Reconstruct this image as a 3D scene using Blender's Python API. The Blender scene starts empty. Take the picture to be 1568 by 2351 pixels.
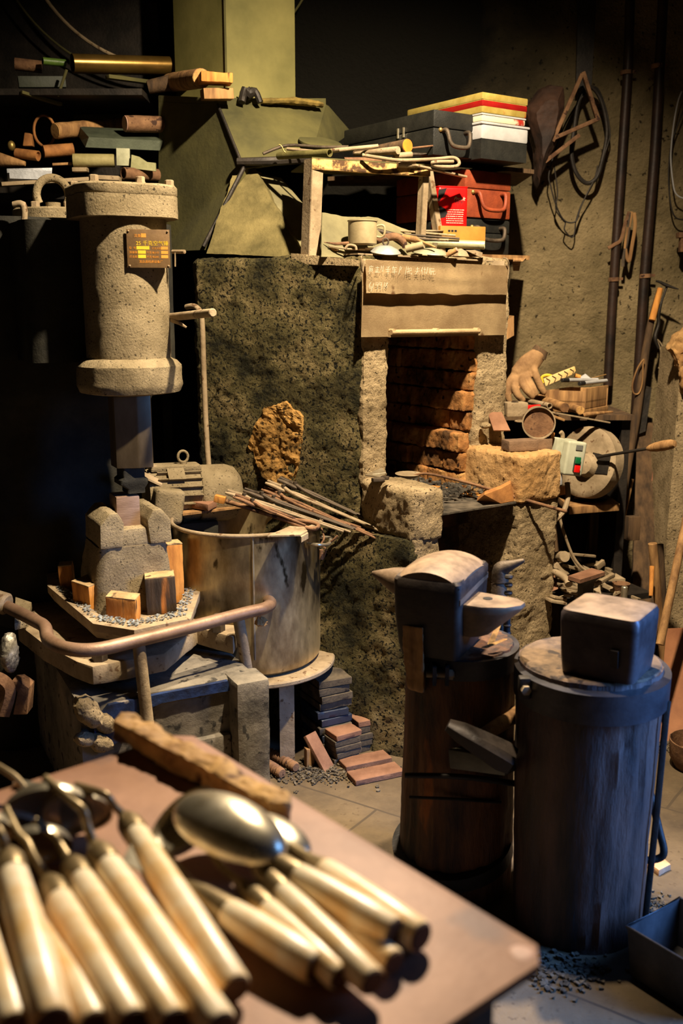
import bpy, bmesh, math, random
from mathutils import Vector, Matrix, Euler, noise
V = Vector
R_ = math.radians
rnd = random.Random(7)
scene = bpy.context.scene
COL = scene.collection

# ---------------------------------------------------------------- camera
HC, FP, PT = 1.30, 2286.0, R_(12.0)      # eye height, focal length in pixels of the 1568 x 2351 frame, downward pitch
cam_d = bpy.data.cameras.new('camera')
cam_d.sensor_fit = 'VERTICAL'; cam_d.sensor_height = 36.0; cam_d.lens = 36.0 * FP / 2351.0
cam_d.clip_start = 0.05; cam_d.clip_end = 50
cam = bpy.data.objects.new('camera', cam_d); COL.objects.link(cam)
cam.location = (0, 0, HC); cam.rotation_euler = (math.pi / 2 - PT, 0, 0)
cam_d.dof.use_dof = True; cam_d.dof.focus_distance = 2.75; cam_d.dof.aperture_fstop = 3.4
scene.camera = cam

def ray(px, py):
    a = (px - 784.0) / FP; b = (1175.5 - py) / FP
    return V((a, math.cos(PT) + b * math.sin(PT), -math.sin(PT) + b * math.cos(PT)))
def W(px, py, y):                       # the point of the place seen at a photo position, at distance y from the camera
    d = ray(px, py); return V((d.x / d.y * y, y, HC + d.z / d.y * y))
def Z(px, py, z):                       # the same at a known height
    d = ray(px, py); t = (z - HC) / d.z; return V((d.x * t, d.y * t, z))

# forge frame: u along its mouth to the right, w into it
C0 = V((.052, 2.872, 0)); UU = V((.819, .574, 0)); VV = V((-.574, .819, 0)); LL = V((-.9, .44, 0)).normalized()
def G(u, w, z): return C0 + UU * u + VV * w + V((0, 0, z))
def onF(px, py, w):                     # photo position on a plane parallel to the forge's mouth
    d = ray(px, py); o = V((0, 0, HC)); p0 = G(0, w, 0)
    t = (p0 - o).dot(VV) / d.dot(VV); return o + d * t

# ---------------------------------------------------------------- materials
def lin(c):
    r = []
    for x in c[:3]:
        x = x / 255.0
        r.append(x / 12.92 if x <= .04045 else ((x + .055) / 1.055) ** 2.4)
    return (r[0], r[1], r[2], 1)
MATS = {}
def mat(name, c1, c2, scale=8.0, rough=.8, metal=0.0, bump=.3, bscale=60.0, lo=.35, hi=.65, stretch=(1, 1, 1), speck=None, sscale=90.0, sthr=.62,
        c3=None, vary=0.0, coat=0.0, bdist=.004, rough2=None, spec=.4):
    m = bpy.data.materials.new(name); m.use_nodes = True
    nt = m.node_tree; N = nt.nodes; L = nt.links
    bs = N['Principled BSDF']
    tc = N.new('ShaderNodeTexCoord'); mp = N.new('ShaderNodeMapping'); mp.inputs['Scale'].default_value = stretch
    L.new(tc.outputs['Object'], mp.inputs['Vector'])
    n1 = N.new('ShaderNodeTexNoise'); n1.inputs['Scale'].default_value = scale; n1.inputs['Detail'].default_value = 7; n1.inputs['Roughness'].default_value = .62
    L.new(mp.outputs['Vector'], n1.inputs['Vector'])
    cr = N.new('ShaderNodeValToRGB'); e = cr.color_ramp.elements
    e[0].position = lo; e[0].color = lin(c1); e[1].position = hi; e[1].color = lin(c2)
    if c3: x = cr.color_ramp.elements.new((lo + hi) / 2); x.color = lin(c3)
    L.new(n1.outputs['Fac'], cr.inputs['Fac']); col = cr.outputs['Color']
    if speck:
        n2 = N.new('ShaderNodeTexNoise'); n2.inputs['Scale'].default_value = sscale; n2.inputs['Detail'].default_value = 4
        L.new(mp.outputs['Vector'], n2.inputs['Vector'])
        r2 = N.new('ShaderNodeValToRGB'); r2.color_ramp.elements[0].position = sthr; r2.color_ramp.elements[1].position = min(1, sthr + .06)
        L.new(n2.outputs['Fac'], r2.inputs['Fac'])
        mx = N.new('ShaderNodeMix'); mx.data_type = 'RGBA'
        L.new(r2.outputs['Color'], mx.inputs['Factor']); L.new(col, mx.inputs['A']); mx.inputs['B'].default_value = lin(speck)
        col = mx.outputs['Result']
    if vary:
        oi = N.new('ShaderNodeObjectInfo'); hs = N.new('ShaderNodeHueSaturation')
        mr = N.new('ShaderNodeMapRange'); mr.inputs['To Min'].default_value = 1 - vary; mr.inputs['To Max'].default_value = 1 + vary
        L.new(oi.outputs['Random'], mr.inputs['Value']); L.new(mr.outputs['Result'], hs.inputs['Value']); L.new(col, hs.inputs['Color']); col = hs.outputs['Color']
    L.new(col, bs.inputs['Base Color'])
    bs.inputs['Metallic'].default_value = metal; bs.inputs['Roughness'].default_value = rough
    bs.inputs['Specular IOR Level'].default_value = spec
    if rough2 is not None:
        mr2 = N.new('ShaderNodeMapRange'); mr2.inputs['From Min'].default_value = .35; mr2.inputs['From Max'].default_value = .65
        mr2.inputs['To Min'].default_value = rough; mr2.inputs['To Max'].default_value = rough2
        L.new(n1.outputs['Fac'], mr2.inputs['Value']); L.new(mr2.outputs['Result'], bs.inputs['Roughness'])
    if bump:
        n3 = N.new('ShaderNodeTexNoise'); n3.inputs['Scale'].default_value = bscale; n3.inputs['Detail'].default_value = 6; n3.inputs['Roughness'].default_value = .65
        L.new(mp.outputs['Vector'], n3.inputs['Vector'])
        bp = N.new('ShaderNodeBump'); bp.inputs['Strength'].default_value = bump; bp.inputs['Distance'].default_value = bdist
        L.new(n3.outputs['Fac'], bp.inputs['Height']); L.new(bp.outputs['Normal'], bs.inputs['Normal'])
    MATS[name] = m
    return m
def pl(name, c, rough=.6, metal=0.0): return mat(name, c, [max(0, x * .8) for x in c[:3]], scale=14, rough=rough, metal=metal, bump=.08, bscale=80)

concrete = mat('rough_grey_brown_concrete', (128, 110, 80), (174, 152, 116), scale=11, rough=.95, bump=1.0, bscale=120, speck=(46, 36, 24), sscale=130, sthr=.61, bdist=.009, spec=.15)
sooty = mat('soot_stained_plaster', (36, 34, 20), (124, 108, 74), scale=6.5, rough=.95, bump=1.0, bscale=85, speck=(24, 22, 14), sscale=120, sthr=.545, bdist=.014, c3=(80, 72, 44), spec=.15)
brickm = mat('scorched_brick', (84, 60, 38), (186, 146, 92), scale=9, rough=.92, bump=1.0, bscale=70, c3=(152, 104, 58), speck=(40, 24, 14), sscale=40, sthr=.63, spec=.15)
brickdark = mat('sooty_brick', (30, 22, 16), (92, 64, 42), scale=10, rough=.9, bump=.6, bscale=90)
wallm = mat('stained_lime_plaster', (96, 84, 58), (146, 128, 94), scale=4.5, rough=.95, bump=1.0, bscale=60, speck=(46, 38, 24), sscale=55, sthr=.635, bdist=.012, spec=.15)
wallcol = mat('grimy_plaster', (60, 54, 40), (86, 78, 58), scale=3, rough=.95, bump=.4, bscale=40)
floorm = mat('worn_cement_floor', (62, 50, 34), (106, 88, 62), scale=3.5, rough=.85, bump=.4, bscale=70, speck=(84, 68, 46), sscale=60, sthr=.6)
ceilm = mat('dark_ceiling_boards', (24, 20, 16), (44, 38, 30), scale=4, rough=.9)
castdust = mat('dusty_cast_iron', (112, 98, 72), (150, 134, 104), scale=9, rough=.92, bump=.8, bscale=170, speck=(58, 50, 36), sscale=150, sthr=.62, bdist=.004, spec=.2)
castdark = mat('shade_darkened_iron', (22, 21, 17), (48, 45, 34), scale=7, rough=.75, bump=.5, bscale=90, spec=.3)  # cast iron darkened in colour to stand for the shade on the frame
dusty = mat('dust_coated_steel', (120, 102, 76), (162, 142, 112), scale=12, rough=.8, bump=.35, bscale=110, speck=(96, 72, 48), sscale=50, sthr=.62, metal=.1)
sheetm = mat('dust_coated_sheet_iron', (150, 124, 88), (196, 170, 126), scale=6, rough=.8, bump=.4, bscale=200, speck=(110, 76, 44), sscale=14, sthr=.64, metal=.1)
hoodm = mat('greasy_hood_sheet', (50, 48, 20), (92, 86, 44), scale=4, rough=.85, bump=.4, bscale=50, lo=.3, hi=.7)
iron = mat('dark_forged_iron', (52, 44, 36), (98, 84, 68), scale=14, rough=.5, metal=.55, bump=.35, bscale=90, rough2=.75)
ironblk = mat('blackened_iron', (26, 23, 20), (54, 47, 40), scale=10, rough=.55, metal=.4, bump=.35, bscale=80)
anvilm = mat('worn_anvil_steel', (80, 64, 48), (124, 102, 78), scale=16, rough=.55, metal=.3, bump=.25, bscale=60, rough2=.68)
anvilside = mat('dark_anvil_sides', (34, 28, 24), (62, 52, 44), scale=16, rough=.42, metal=.35, bump=.3, bscale=60, rough2=.65)
rust = mat('rusty_steel', (84, 56, 36), (138, 102, 70), scale=18, rough=.85, bump=.45, bscale=110, metal=.1, speck=(56, 34, 22), sscale=40, sthr=.6)
rustor = mat('orange_rust_steel', (112, 70, 34), (176, 120, 64), scale=14, rough=.8, bump=.3, bscale=90, metal=.1)
steel = mat('bright_polished_steel', (168, 154, 126), (214, 204, 180), scale=10, rough=.26, metal=.82, bump=.06, bscale=50, rough2=.38)
potm = mat('stained_stainless_steel', (86, 70, 42), (214, 192, 142), scale=7, rough=.24, metal=.9, bump=.12, bscale=40, stretch=(1, 1, .45), speck=(70, 58, 36), sscale=22, sthr=.62, rough2=.5, c3=(150, 134, 102))
ferr = mat('brass_tinted_steel_socket', (124, 104, 70), (172, 150, 108), scale=12, rough=.34, metal=.5, bump=.1, bscale=50, rough2=.45)
handlew = mat('pale_turned_wood', (238, 190, 112), (255, 238, 204), scale=5, rough=.34, bump=.06, bscale=40, stretch=(4, 4, .6), speck=(200, 136, 60), sscale=4, sthr=.73, vary=.08, spec=.5)
endgrain = mat('dark_end_grain', (58, 38, 22), (110, 76, 44), scale=30, rough=.8, bump=.3)
woodor = mat('split_orange_wood', (146, 88, 32), (214, 146, 66), scale=6, rough=.8, bump=.5, bscale=30, stretch=(5, 5, .7), speck=(64, 38, 16), sscale=6, sthr=.64)
woodtop = mat('dusty_wood_end', (140, 112, 74), (186, 156, 108), scale=20, rough=.9, bump=.4, speck=(86, 66, 42), sscale=30, sthr=.58)
wooddk = mat('old_dark_wood', (50, 36, 22), (96, 72, 46), scale=6, rough=.85, bump=.6, bscale=26, stretch=(6, 6, .6))
woodbr = mat('worn_brown_wood', (104, 72, 40), (164, 124, 76), scale=7, rough=.8, bump=.5, bscale=28, stretch=(5, 5, .7))
woodlt = mat('chewed_light_wood', (126, 88, 44), (200, 156, 92), scale=14, rough=.85, bump=.8, bscale=60, speck=(84, 52, 24), sscale=22, sthr=.6)
barkm = mat('charred_stump_wood', (26, 18, 12), (132, 82, 40), scale=5, rough=.7, bump=.9, bscale=24, stretch=(2.4, 2.4, .55), lo=.36, hi=.74, speck=(150, 86, 32), sscale=7, sthr=.66, bdist=.008)
barkm2 = mat('blackened_stump_wood', (20, 17, 16), (92, 66, 54), scale=6, rough=.55, bump=.8, bscale=26, stretch=(2.6, 2.6, .5), lo=.36, hi=.72, bdist=.006)
stumptop = mat('stump_end_grain', (52, 40, 28), (108, 86, 62), scale=18, rough=.9, bump=.8, bscale=40, speck=(40, 30, 24), sscale=22, sthr=.56)
tablem = mat('rusty_table_plate', (124, 86, 60), (160, 118, 88), scale=6, rough=.55, bump=.12, bscale=60, metal=.1, speck=(108, 80, 66), sscale=7, sthr=.6)
tilem = mat('terracotta_tile', (104, 70, 48), (142, 102, 76), scale=10, rough=.9, bump=.4, bscale=110)
tileedge = mat('broken_tile', (46, 40, 32), (96, 84, 66), scale=16, rough=.95, bump=.7, bscale=70)
redp = mat('red_paint', (196, 8, 8), (222, 16, 14), scale=8, rough=.35, bump=.05)
creamp = mat('cream_dusty_enamel', (122, 108, 78), (164, 148, 112), scale=10, rough=.5, bump=.15)
brownlea = mat('brown_leatherette', (108, 44, 20), (140, 62, 30), scale=20, rough=.6, bump=.3, bscale=200)
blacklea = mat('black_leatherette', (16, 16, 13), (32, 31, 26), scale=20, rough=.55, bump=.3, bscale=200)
blackp = pl('black_rubber', (20, 19, 18))
brassy = pl('tarnished_brass', (170, 142, 80), .4, .7)
yellowp = pl('yellow_print', (230, 190, 40)); orangep = pl('orange_print', (214, 142, 50)); whitep = pl('white_chalk', (222, 208, 184), .9)
plastw = mat('greyed_white_plastic', (146, 144, 142), (176, 174, 172), scale=8, rough=.5, bump=.05)
switchg = mat('grey_green_switch_plastic', (150, 150, 126), (184, 184, 160), scale=10, rough=.5, bump=.08)
greenp = pl('green_button', (20, 104, 60), .35); redb = pl('red_button', (220, 20, 16), .35)
glovem = mat('grimy_leather', (108, 78, 48), (162, 126, 84), scale=14, rough=.85, bump=.5, bscale=60)
pinkend = pl('pale_cut_face', (196, 152, 128)); orangeend = pl('orange_cut_face', (232, 132, 40))
coalm = mat('ash_and_coal', (28, 25, 21), (92, 84, 72), scale=40, rough=.9, bump=.6)
flakem = mat('iron_scale_flakes', (96, 98, 96), (190, 196, 196), scale=60, rough=.35, metal=.6, bump=.1)
gritm = mat('floor_grit', (46, 40, 30), (104, 92, 72), scale=60, rough=.95)
bluetile = mat('blue_glazed_scrap', (22, 26, 36), (44, 52, 68), scale=9, rough=.4, bump=.2)
basem = mat('old_machine_base_concrete', (78, 72, 62), (128, 118, 102), scale=9, rough=.95, bump=.7, bscale=60, speck=(48, 44, 38), sscale=30, sthr=.6)
platem = mat('brown_name_plate', (88, 66, 40), (116, 90, 58), scale=16, rough=.5, metal=.3, bump=.15, bscale=90)
clothm = mat('grey_green_sheet', (88, 82, 56), (124, 116, 82), scale=5, rough=.85, bump=.3)
tinor = mat('printed_tin_lid', (132, 110, 44), (164, 146, 80), scale=12, rough=.4, bump=.05, speck=(150, 60, 24), sscale=14, sthr=.6)
tinred = pl('dark_red_tin', (136, 18, 14), .4)
ragm = mat('tan_rag', (128, 90, 48), (184, 144, 90), scale=10, rough=.9, bump=.6)
traym = mat('dark_sheet_trough', (52, 50, 50), (88, 84, 82), scale=8, rough=.5, metal=.5, bump=.2)

# ---------------------------------------------------------------- mesh builder
def frame(o, x, z=(0, 0, 1)):
    x = V(x).normalized(); z = V(z); y = z.cross(x).normalized(); z = x.cross(y).normalized()
    m = Matrix.Identity(4)
    for i in range(3): m[i][0] = x[i]; m[i][1] = y[i]; m[i][2] = z[i]; m[i][3] = o[i]
    return m
def along(a, b, up=(0, 0, 1)):          # frame at a whose Z axis points to b
    a = V(a); b = V(b); z = (b - a).normalized(); up = V(up)
    if abs(z.dot(up)) > .98: up = V((0, 1, 0))
    x = up.cross(z).normalized(); y = z.cross(x)
    m = Matrix.Identity(4)
    for i in range(3): m[i][0] = x[i]; m[i][1] = y[i]; m[i][2] = z[i]; m[i][3] = a[i]
    return m
def rotz(p, deg): return Matrix.Translation(V(p)) @ Matrix.Rotation(R_(deg), 4, 'Z')
def eul(p, rx, ry, rz): return Matrix.Translation(V(p)) @ Euler((R_(rx), R_(ry), R_(rz))).to_matrix().to_4x4()

class MB:
    def __init__(s): s.bm = bmesh.new()
    def add(s, verts, faces, bev=0, seg=2):
        t = bmesh.new() if bev else s.bm
        vs = [t.verts.new(v) for v in verts]
        for f in faces:
            try: t.faces.new([vs[i] for i in f])
            except ValueError: pass
        if bev:
            bmesh.ops.recalc_face_normals(t, faces=t.faces)
            bmesh.ops.bevel(t, geom=list(t.edges), offset=bev, segments=seg, affect='EDGES', profile=.6, clamp_overlap=True)
            me = bpy.data.meshes.new('t'); t.to_mesh(me); t.free(); s.bm.from_mesh(me); bpy.data.meshes.remove(me)
        return s
    def box(s, size, M=Matrix.Identity(4), bev=0, seg=2, taper=1.0, base=False):   # size full; base=True: stands on z=0 of M
        x, y, z = size[0] / 2, size[1] / 2, size[2] / 2
        z0, z1 = (0, size[2]) if base else (-z, z)
        p = [(-x, -y, z0), (x, -y, z0), (x, y, z0), (-x, y, z0)] + [(a * taper, b * taper, z1) for a, b in ((-x, -y), (x, -y), (x, y), (-x, y))]
        return s.hexa([M @ V(q) for q in p], bev, seg)
    def hexa(s, p, bev=0, seg=2):
        return s.add(p, [(3, 2, 1, 0), (4, 5, 6, 7), (0, 1, 5, 4), (1, 2, 6, 5), (2, 3, 7, 6), (3, 0, 4, 7)], bev, seg)
    def prism(s, pts, vec, bev=0, seg=2, scale=1.0):
        n = len(pts); vec = V(vec); a = [V(p) for p in pts]; c = sum(a, V()) / n
        b = [c + (p - c) * scale + vec for p in a]
        f = [tuple(range(n))[::-1], tuple(range(n, 2 * n))] + [(i, (i + 1) % n, n + (i + 1) % n, n + i) for i in range(n)]
        return s.add(a + b, f, bev, seg)
    def loft(s, rings, caps=True, closed=True):
        n = len(rings[0]); vs = [V(p) for r in rings for p in r]; f = []
        for k in range(len(rings) - 1):
            for i in range(n if closed else n - 1):
                j = (i + 1) % n
                f.append((k * n + i, k * n + j, (k + 1) * n + j, (k + 1) * n + i))
        if caps: f += [tuple(range(n))[::-1], tuple(range((len(rings) - 1) * n, len(rings) * n))]
        return s.add(vs, f)
    def tube(s, pts, r, seg=10, closed=False, flat=1.0, smooth=0):
        pts = [V(p) for p in pts]
        if smooth: pts, r = crv(pts, r, smooth, closed)
        n = len(pts); rs = r if isinstance(r, (list, tuple)) else [r] * n
        rings = []; prev = None
        for i, p in enumerate(pts):
            a = pts[(i - 1) % n] if (closed or i > 0) else p
            b = pts[(i + 1) % n] if (closed or i < n - 1) else p
            t = (b - a).normalized()
            if prev is None:
                up = V((0, 0, 1)) if abs(t.z) < .9 else V((0, 1, 0)); x = up.cross(t).normalized()
            else: x = (prev - t * prev.dot(t)).normalized()
            prev = x; y = t.cross(x)
            rings.append([p + (x * math.cos(k * 2 * math.pi / seg) + y * math.sin(k * 2 * math.pi / seg) * flat) * rs[i] for k in range(seg)])
        if closed: rings.append(rings[0]); s.loft(rings, caps=False); bmesh.ops.remove_doubles(s.bm, verts=s.bm.verts, dist=1e-6); return s
        return s.loft(rings)
    def lathe(s, prof, M=Matrix.Identity(4), seg=32, ang=None):
        rings = []
        for r, z in prof:
            rings.append([M @ V((max(r, 1e-5) * math.cos(k * 2 * math.pi / seg), max(r, 1e-5) * math.sin(k * 2 * math.pi / seg), z)) for k in range(seg)])
        return s.loft(rings)
    def cyl(s, a, b, r, r2=None, seg=20, bev=0.0):
        a = V(a); b = V(b); l = (b - a).length; r2 = r if r2 is None else r2; e = min(bev, r * .4)
        pr = [(r - e, 0), (r, e), (r2, l - e), (r2 - e, l)] if e else [(r, 0), (r2, l)]
        return s.lathe(pr, along(a, b), seg)
    def pipe(s, a, b, r, wall=None, seg=20):
        a = V(a); b = V(b); l = (b - a).length; ri = r - (wall or r * .18)
        return s.lathe([(ri, l * .9), (ri, 0), (r, 0), (r, l), (ri, l), (ri, l * .1), (1e-4, l * .1)], along(a, b), seg)
    def ball(s, c, r, M=None, seg=16, rings=10):
        rr = r if isinstance(r, (list, tuple)) else (r, r, r)
        M = M if M is not None else Matrix.Identity(4)
        prof = []
        rg = []
        for k in range(rings + 1):
            th = math.pi * k / rings
            rg.append([V(c) + (M.to_3x3() @ V((max(math.sin(th), 1e-4) * math.cos(j * 2 * math.pi / seg) * rr[0], max(math.sin(th), 1e-4) * math.sin(j * 2 * math.pi / seg) * rr[1], -math.cos(th) * rr[2]))) for j in range(seg)])
        return s.loft(rg)
    def rough(s, amp, scale, edge, seed=0.0, lim=7):
        bm = s.bm
        bmesh.ops.remove_doubles(bm, verts=bm.verts, dist=1e-5)
        bmesh.ops.triangulate(bm, faces=[f for f in bm.faces if len(f.verts) > 4])
        for _ in range(lim):
            es = [e for e in bm.edges if e.calc_length() > edge]
            if not es or len(bm.verts) > 60000: break
            bmesh.ops.subdivide_edges(bm, edges=es, cuts=1, use_grid_fill=True)
            bmesh.ops.triangulate(bm, faces=[f for f in bm.faces if len(f.verts) > 4])
        bmesh.ops.recalc_face_normals(bm, faces=bm.faces); bm.normal_update()
        mv = []
        for v in bm.verts:
            p = v.co * scale + V((seed, seed * 1.7, -seed))
            mv.append(v.normal * (amp * (.34 * noise.fractal(p, 1.0, 2.1, 3) + .17 * noise.fractal(p * 4.7, .7, 2.1, 3))))
        for v, d in zip(bm.verts, mv): v.co += d
        return s
    def warp(s, f):
        for v in s.bm.verts: v.co = f(v.co)
        return s
    def mesh(s, name, inv, smooth=True, ang=38):
        bm = s.bm
        bmesh.ops.recalc_face_normals(bm, faces=bm.faces)
        if inv is not None: bm.transform(inv)
        bm.normal_update()
        for f in bm.faces: f.smooth = smooth
        if smooth:
            la = R_(ang)
            for e in bm.edges:
                if len(e.link_faces) == 2: e.smooth = e.calc_face_angle(0) < la
        me = bpy.data.meshes.new(name); bm.to_mesh(me); bm.free()
        return me

def crv(pts, r, n, closed=False):       # Catmull-Rom through pts
    pts = [V(p) for p in pts]; m = len(pts); rs = r if isinstance(r, (list, tuple)) else [r] * m
    out, ro = [], []
    segs = m if closed else m - 1
    for i in range(segs):
        g = (lambda k: pts[k % m]) if closed else (lambda k: pts[max(0, min(m - 1, k))])
        p0, p1, p2, p3 = g(i - 1), g(i), g(i + 1), g(i + 2)
        for k in range(n):
            t = k / n
            out.append(.5 * (2 * p1 + (p2 - p0) * t + (2 * p0 - 5 * p1 + 4 * p2 - p3) * t * t + (3 * p1 - p0 - 3 * p2 + p3) * t ** 3))
            ro.append(rs[i] * (1 - t) + rs[(i + 1) % m] * t)
    if not closed: out.append(pts[-1]); ro.append(rs[-1])
    return out, ro

INV = {}
def setp(o, label, cat, group, kind):
    if label: o['label'] = label
    if cat: o['category'] = cat
    if group: o['group'] = group
    if kind: o['kind'] = kind
def thing(name, label, cat, loc=(0, 0, 0), group=None, M=None):
    o = bpy.data.objects.new(name, None); COL.objects.link(o); o.empty_display_size = .05
    m = M if M is not None else Matrix.Translation(V(loc))
    o.matrix_world = m; INV[o] = m.inverted(); setp(o, label, cat, group, None)
    return o
def part(parent, name, mb, m, label=None, smooth=True, ang=38, kind=None):
    inv = INV[parent]
    o = bpy.data.objects.new(name, mb.mesh(name, inv, smooth, ang)); o.data.materials.append(m)
    COL.objects.link(o); o.parent = parent; INV[o] = inv; setp(o, label, None, None, kind)
    return o
def solo(name, label, cat, mb, m, group=None, smooth=True, ang=38, kind=None):
    vs = [v.co for v in mb.bm.verts]; lo = [min(v[i] for v in vs) for i in range(3)]; hi = [max(v[i] for v in vs) for i in range(3)]
    loc = V(((lo[0] + hi[0]) / 2, (lo[1] + hi[1]) / 2, lo[2])); inv = Matrix.Translation(-loc)
    o = bpy.data.objects.new(name, mb.mesh(name, inv, smooth, ang)); o.data.materials.append(m)
    COL.objects.link(o); o.location = loc; INV[o] = inv; setp(o, label, cat, group, kind)
    return o
def struct(name, mb, m): return solo(name, None, None, mb, m, kind='structure')
def copy_tree(o, parent=None):
    c = o.copy(); COL.objects.link(c)
    if parent: c.parent = parent
    for ch in list(o.children): copy_tree(ch, c)
    return c
def text_mb(mb, body, M, size, depth=.0004, align='LEFT'):
    cu = bpy.data.curves.new('t', 'FONT'); cu.body = body; cu.size = size; cu.extrude = depth; cu.align_x = align; cu.resolution_u = 2
    ob = bpy.data.objects.new('t', cu); COL.objects.link(ob)
    dg = bpy.context.evaluated_depsgraph_get()
    me = bpy.data.meshes.new_from_object(ob.evaluated_get(dg)); me.transform(M)
    mb.bm.from_mesh(me); bpy.data.meshes.remove(me); bpy.data.objects.remove(ob)
def chips(mb, n, fn, smin, smax, flat=.35, rs=None):  # irregular chips scattered by fn() -> point
    r = rs or rnd
    for _ in range(n):
        p = fn(); a = r.uniform(smin, smax)
        M = eul(p, r.uniform(-25, 25), r.uniform(-25, 25), r.uniform(0, 360))
        k = r.choice((3, 4, 5))
        pts = [M @ V((math.cos(i * 2 * math.pi / k + r.uniform(-.3, .3)) * a, math.sin(i * 2 * math.pi / k) * a * r.uniform(.5, 1), 0)) for i in range(k)]
        mb.prism(pts, V((0, 0, a * flat)))
# ================================================================ setting
def floor_joints():
    nt = floorm.node_tree; N = nt.nodes; L = nt.links; bs = N['Principled BSDF']
    src = bs.inputs['Base Color'].links[0].from_socket
    tc = N.new('ShaderNodeTexCoord'); mp = N.new('ShaderNodeMapping'); mp.inputs['Rotation'].default_value = (0, 0, R_(33))
    L.new(tc.outputs['Object'], mp.inputs['Vector'])
    wn = N.new('ShaderNodeTexNoise'); wn.inputs['Scale'].default_value = 3; L.new(tc.outputs['Object'], wn.inputs['Vector'])
    ad = N.new('ShaderNodeMix'); ad.data_type = 'VECTOR'; ad.inputs['Factor'].default_value = .03
    L.new(mp.outputs['Vector'], ad.inputs[4]); L.new(wn.outputs['Color'], ad.inputs[5])
    br = N.new('ShaderNodeTexBrick'); br.inputs['Scale'].default_value = 1; br.inputs['Mortar Size'].default_value = .004
    br.inputs['Brick Width'].default_value = .62; br.inputs['Row Height'].default_value = .40; br.inputs['Mortar Smooth'].default_value = .3
    L.new(ad.outputs[1], br.inputs['Vector'])
    mx = N.new('ShaderNodeMix'); mx.data_type = 'RGBA'; L.new(br.outputs['Fac'], mx.inputs['Factor'])
    L.new(src, mx.inputs['A']); mx.inputs['B'].default_value = lin((66, 54, 38)); L.new(mx.outputs['Result'], bs.inputs['Base Color'])
floor_joints()
YB = 4.02
b = MB(); b.add([(-2.2, -1.6, 0), (2.6, -1.6, 0), (2.6, 4.3, 0), (-2.2, 4.3, 0)], [(0, 1, 2, 3)]); b.prism([(-2.2, -1.6, -.1), (2.6, -1.6, -.1), (2.6, 4.3, -.1), (-2.2, 4.3, -.1)], (0, 0, .099))
struct('floor', b, floorm)
def soot(m):                              # soot tone, also standing in for light falling off to the upper left
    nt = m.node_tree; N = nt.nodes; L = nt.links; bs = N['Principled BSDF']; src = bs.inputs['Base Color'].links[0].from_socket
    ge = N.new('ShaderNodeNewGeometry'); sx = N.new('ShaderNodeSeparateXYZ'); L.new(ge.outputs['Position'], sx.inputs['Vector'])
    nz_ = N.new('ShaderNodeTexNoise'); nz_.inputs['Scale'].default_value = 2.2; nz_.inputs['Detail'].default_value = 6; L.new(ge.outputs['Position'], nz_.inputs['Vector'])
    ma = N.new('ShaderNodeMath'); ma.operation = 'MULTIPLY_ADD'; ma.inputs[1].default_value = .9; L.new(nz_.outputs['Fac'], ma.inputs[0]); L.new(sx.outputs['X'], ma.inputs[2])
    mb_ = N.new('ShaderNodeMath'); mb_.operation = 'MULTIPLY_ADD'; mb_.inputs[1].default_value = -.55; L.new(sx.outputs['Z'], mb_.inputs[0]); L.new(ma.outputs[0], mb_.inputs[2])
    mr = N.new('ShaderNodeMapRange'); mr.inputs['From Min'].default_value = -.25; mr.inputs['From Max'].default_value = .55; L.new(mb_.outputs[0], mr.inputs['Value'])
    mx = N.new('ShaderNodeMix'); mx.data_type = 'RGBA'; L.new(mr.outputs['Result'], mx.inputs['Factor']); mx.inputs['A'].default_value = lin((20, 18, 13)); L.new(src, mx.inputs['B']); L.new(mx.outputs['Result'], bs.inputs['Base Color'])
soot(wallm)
b = MB()
nx, nz = 150, 100
vs = [(-2.2 + 4.8 * i / nx, YB, 3.0 * k / nz) for k in range(nz + 1) for i in range(nx + 1)]
b.add(vs, [(k * (nx + 1) + i, k * (nx + 1) + i + 1, (k + 1) * (nx + 1) + i + 1, (k + 1) * (nx + 1) + i) for k in range(nz) for i in range(nx)])
for v in b.bm.verts:
    p = v.co * 2.3
    v.co.y -= .022 * noise.fractal(p, 1, 2, 5) + .006 * noise.noise(p * 9)
b.box((4.8, .12, 3.0), rotz((.2, YB + .13, 1.5), 0))
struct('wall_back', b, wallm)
b = MB(); b.box((.12, 5.9, 3.0), rotz((-2.2, 1.35, 1.5), 0)); struct('wall_left', b, wallcol)
b = MB(); b.box((5.0, 6.0, .1), rotz((.2, 1.35, 3.05), 0)); struct('ceiling', b, ceilm)

# ================================================================ forge
fg = thing('forge', 'rough grey masonry smith\'s forge with an open brick-lined fire mouth', 'forge', G(.25, .25, 0))
L1 = C0 + LL * .56; L1b = L1 + V((-.05, .62, 0))
def poly(pts, z0, z1): 
    return [V((p[0], p[1], z0)) for p in pts], V((0, 0, z1 - z0))
# left cheek: broad soot-stained wall left of the mouth
b = MB(); p, e = poly([C0, G(.092, .0, 0), G(.12, .5, 0), L1b, L1], .60, 1.425); b.prism(p, e, bev=.025, seg=3)
b.rough(.022, 9, .010, 3.1)
lw = part(fg, 'left_wall', b, sooty, 'soot-blackened outer wall')
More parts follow.
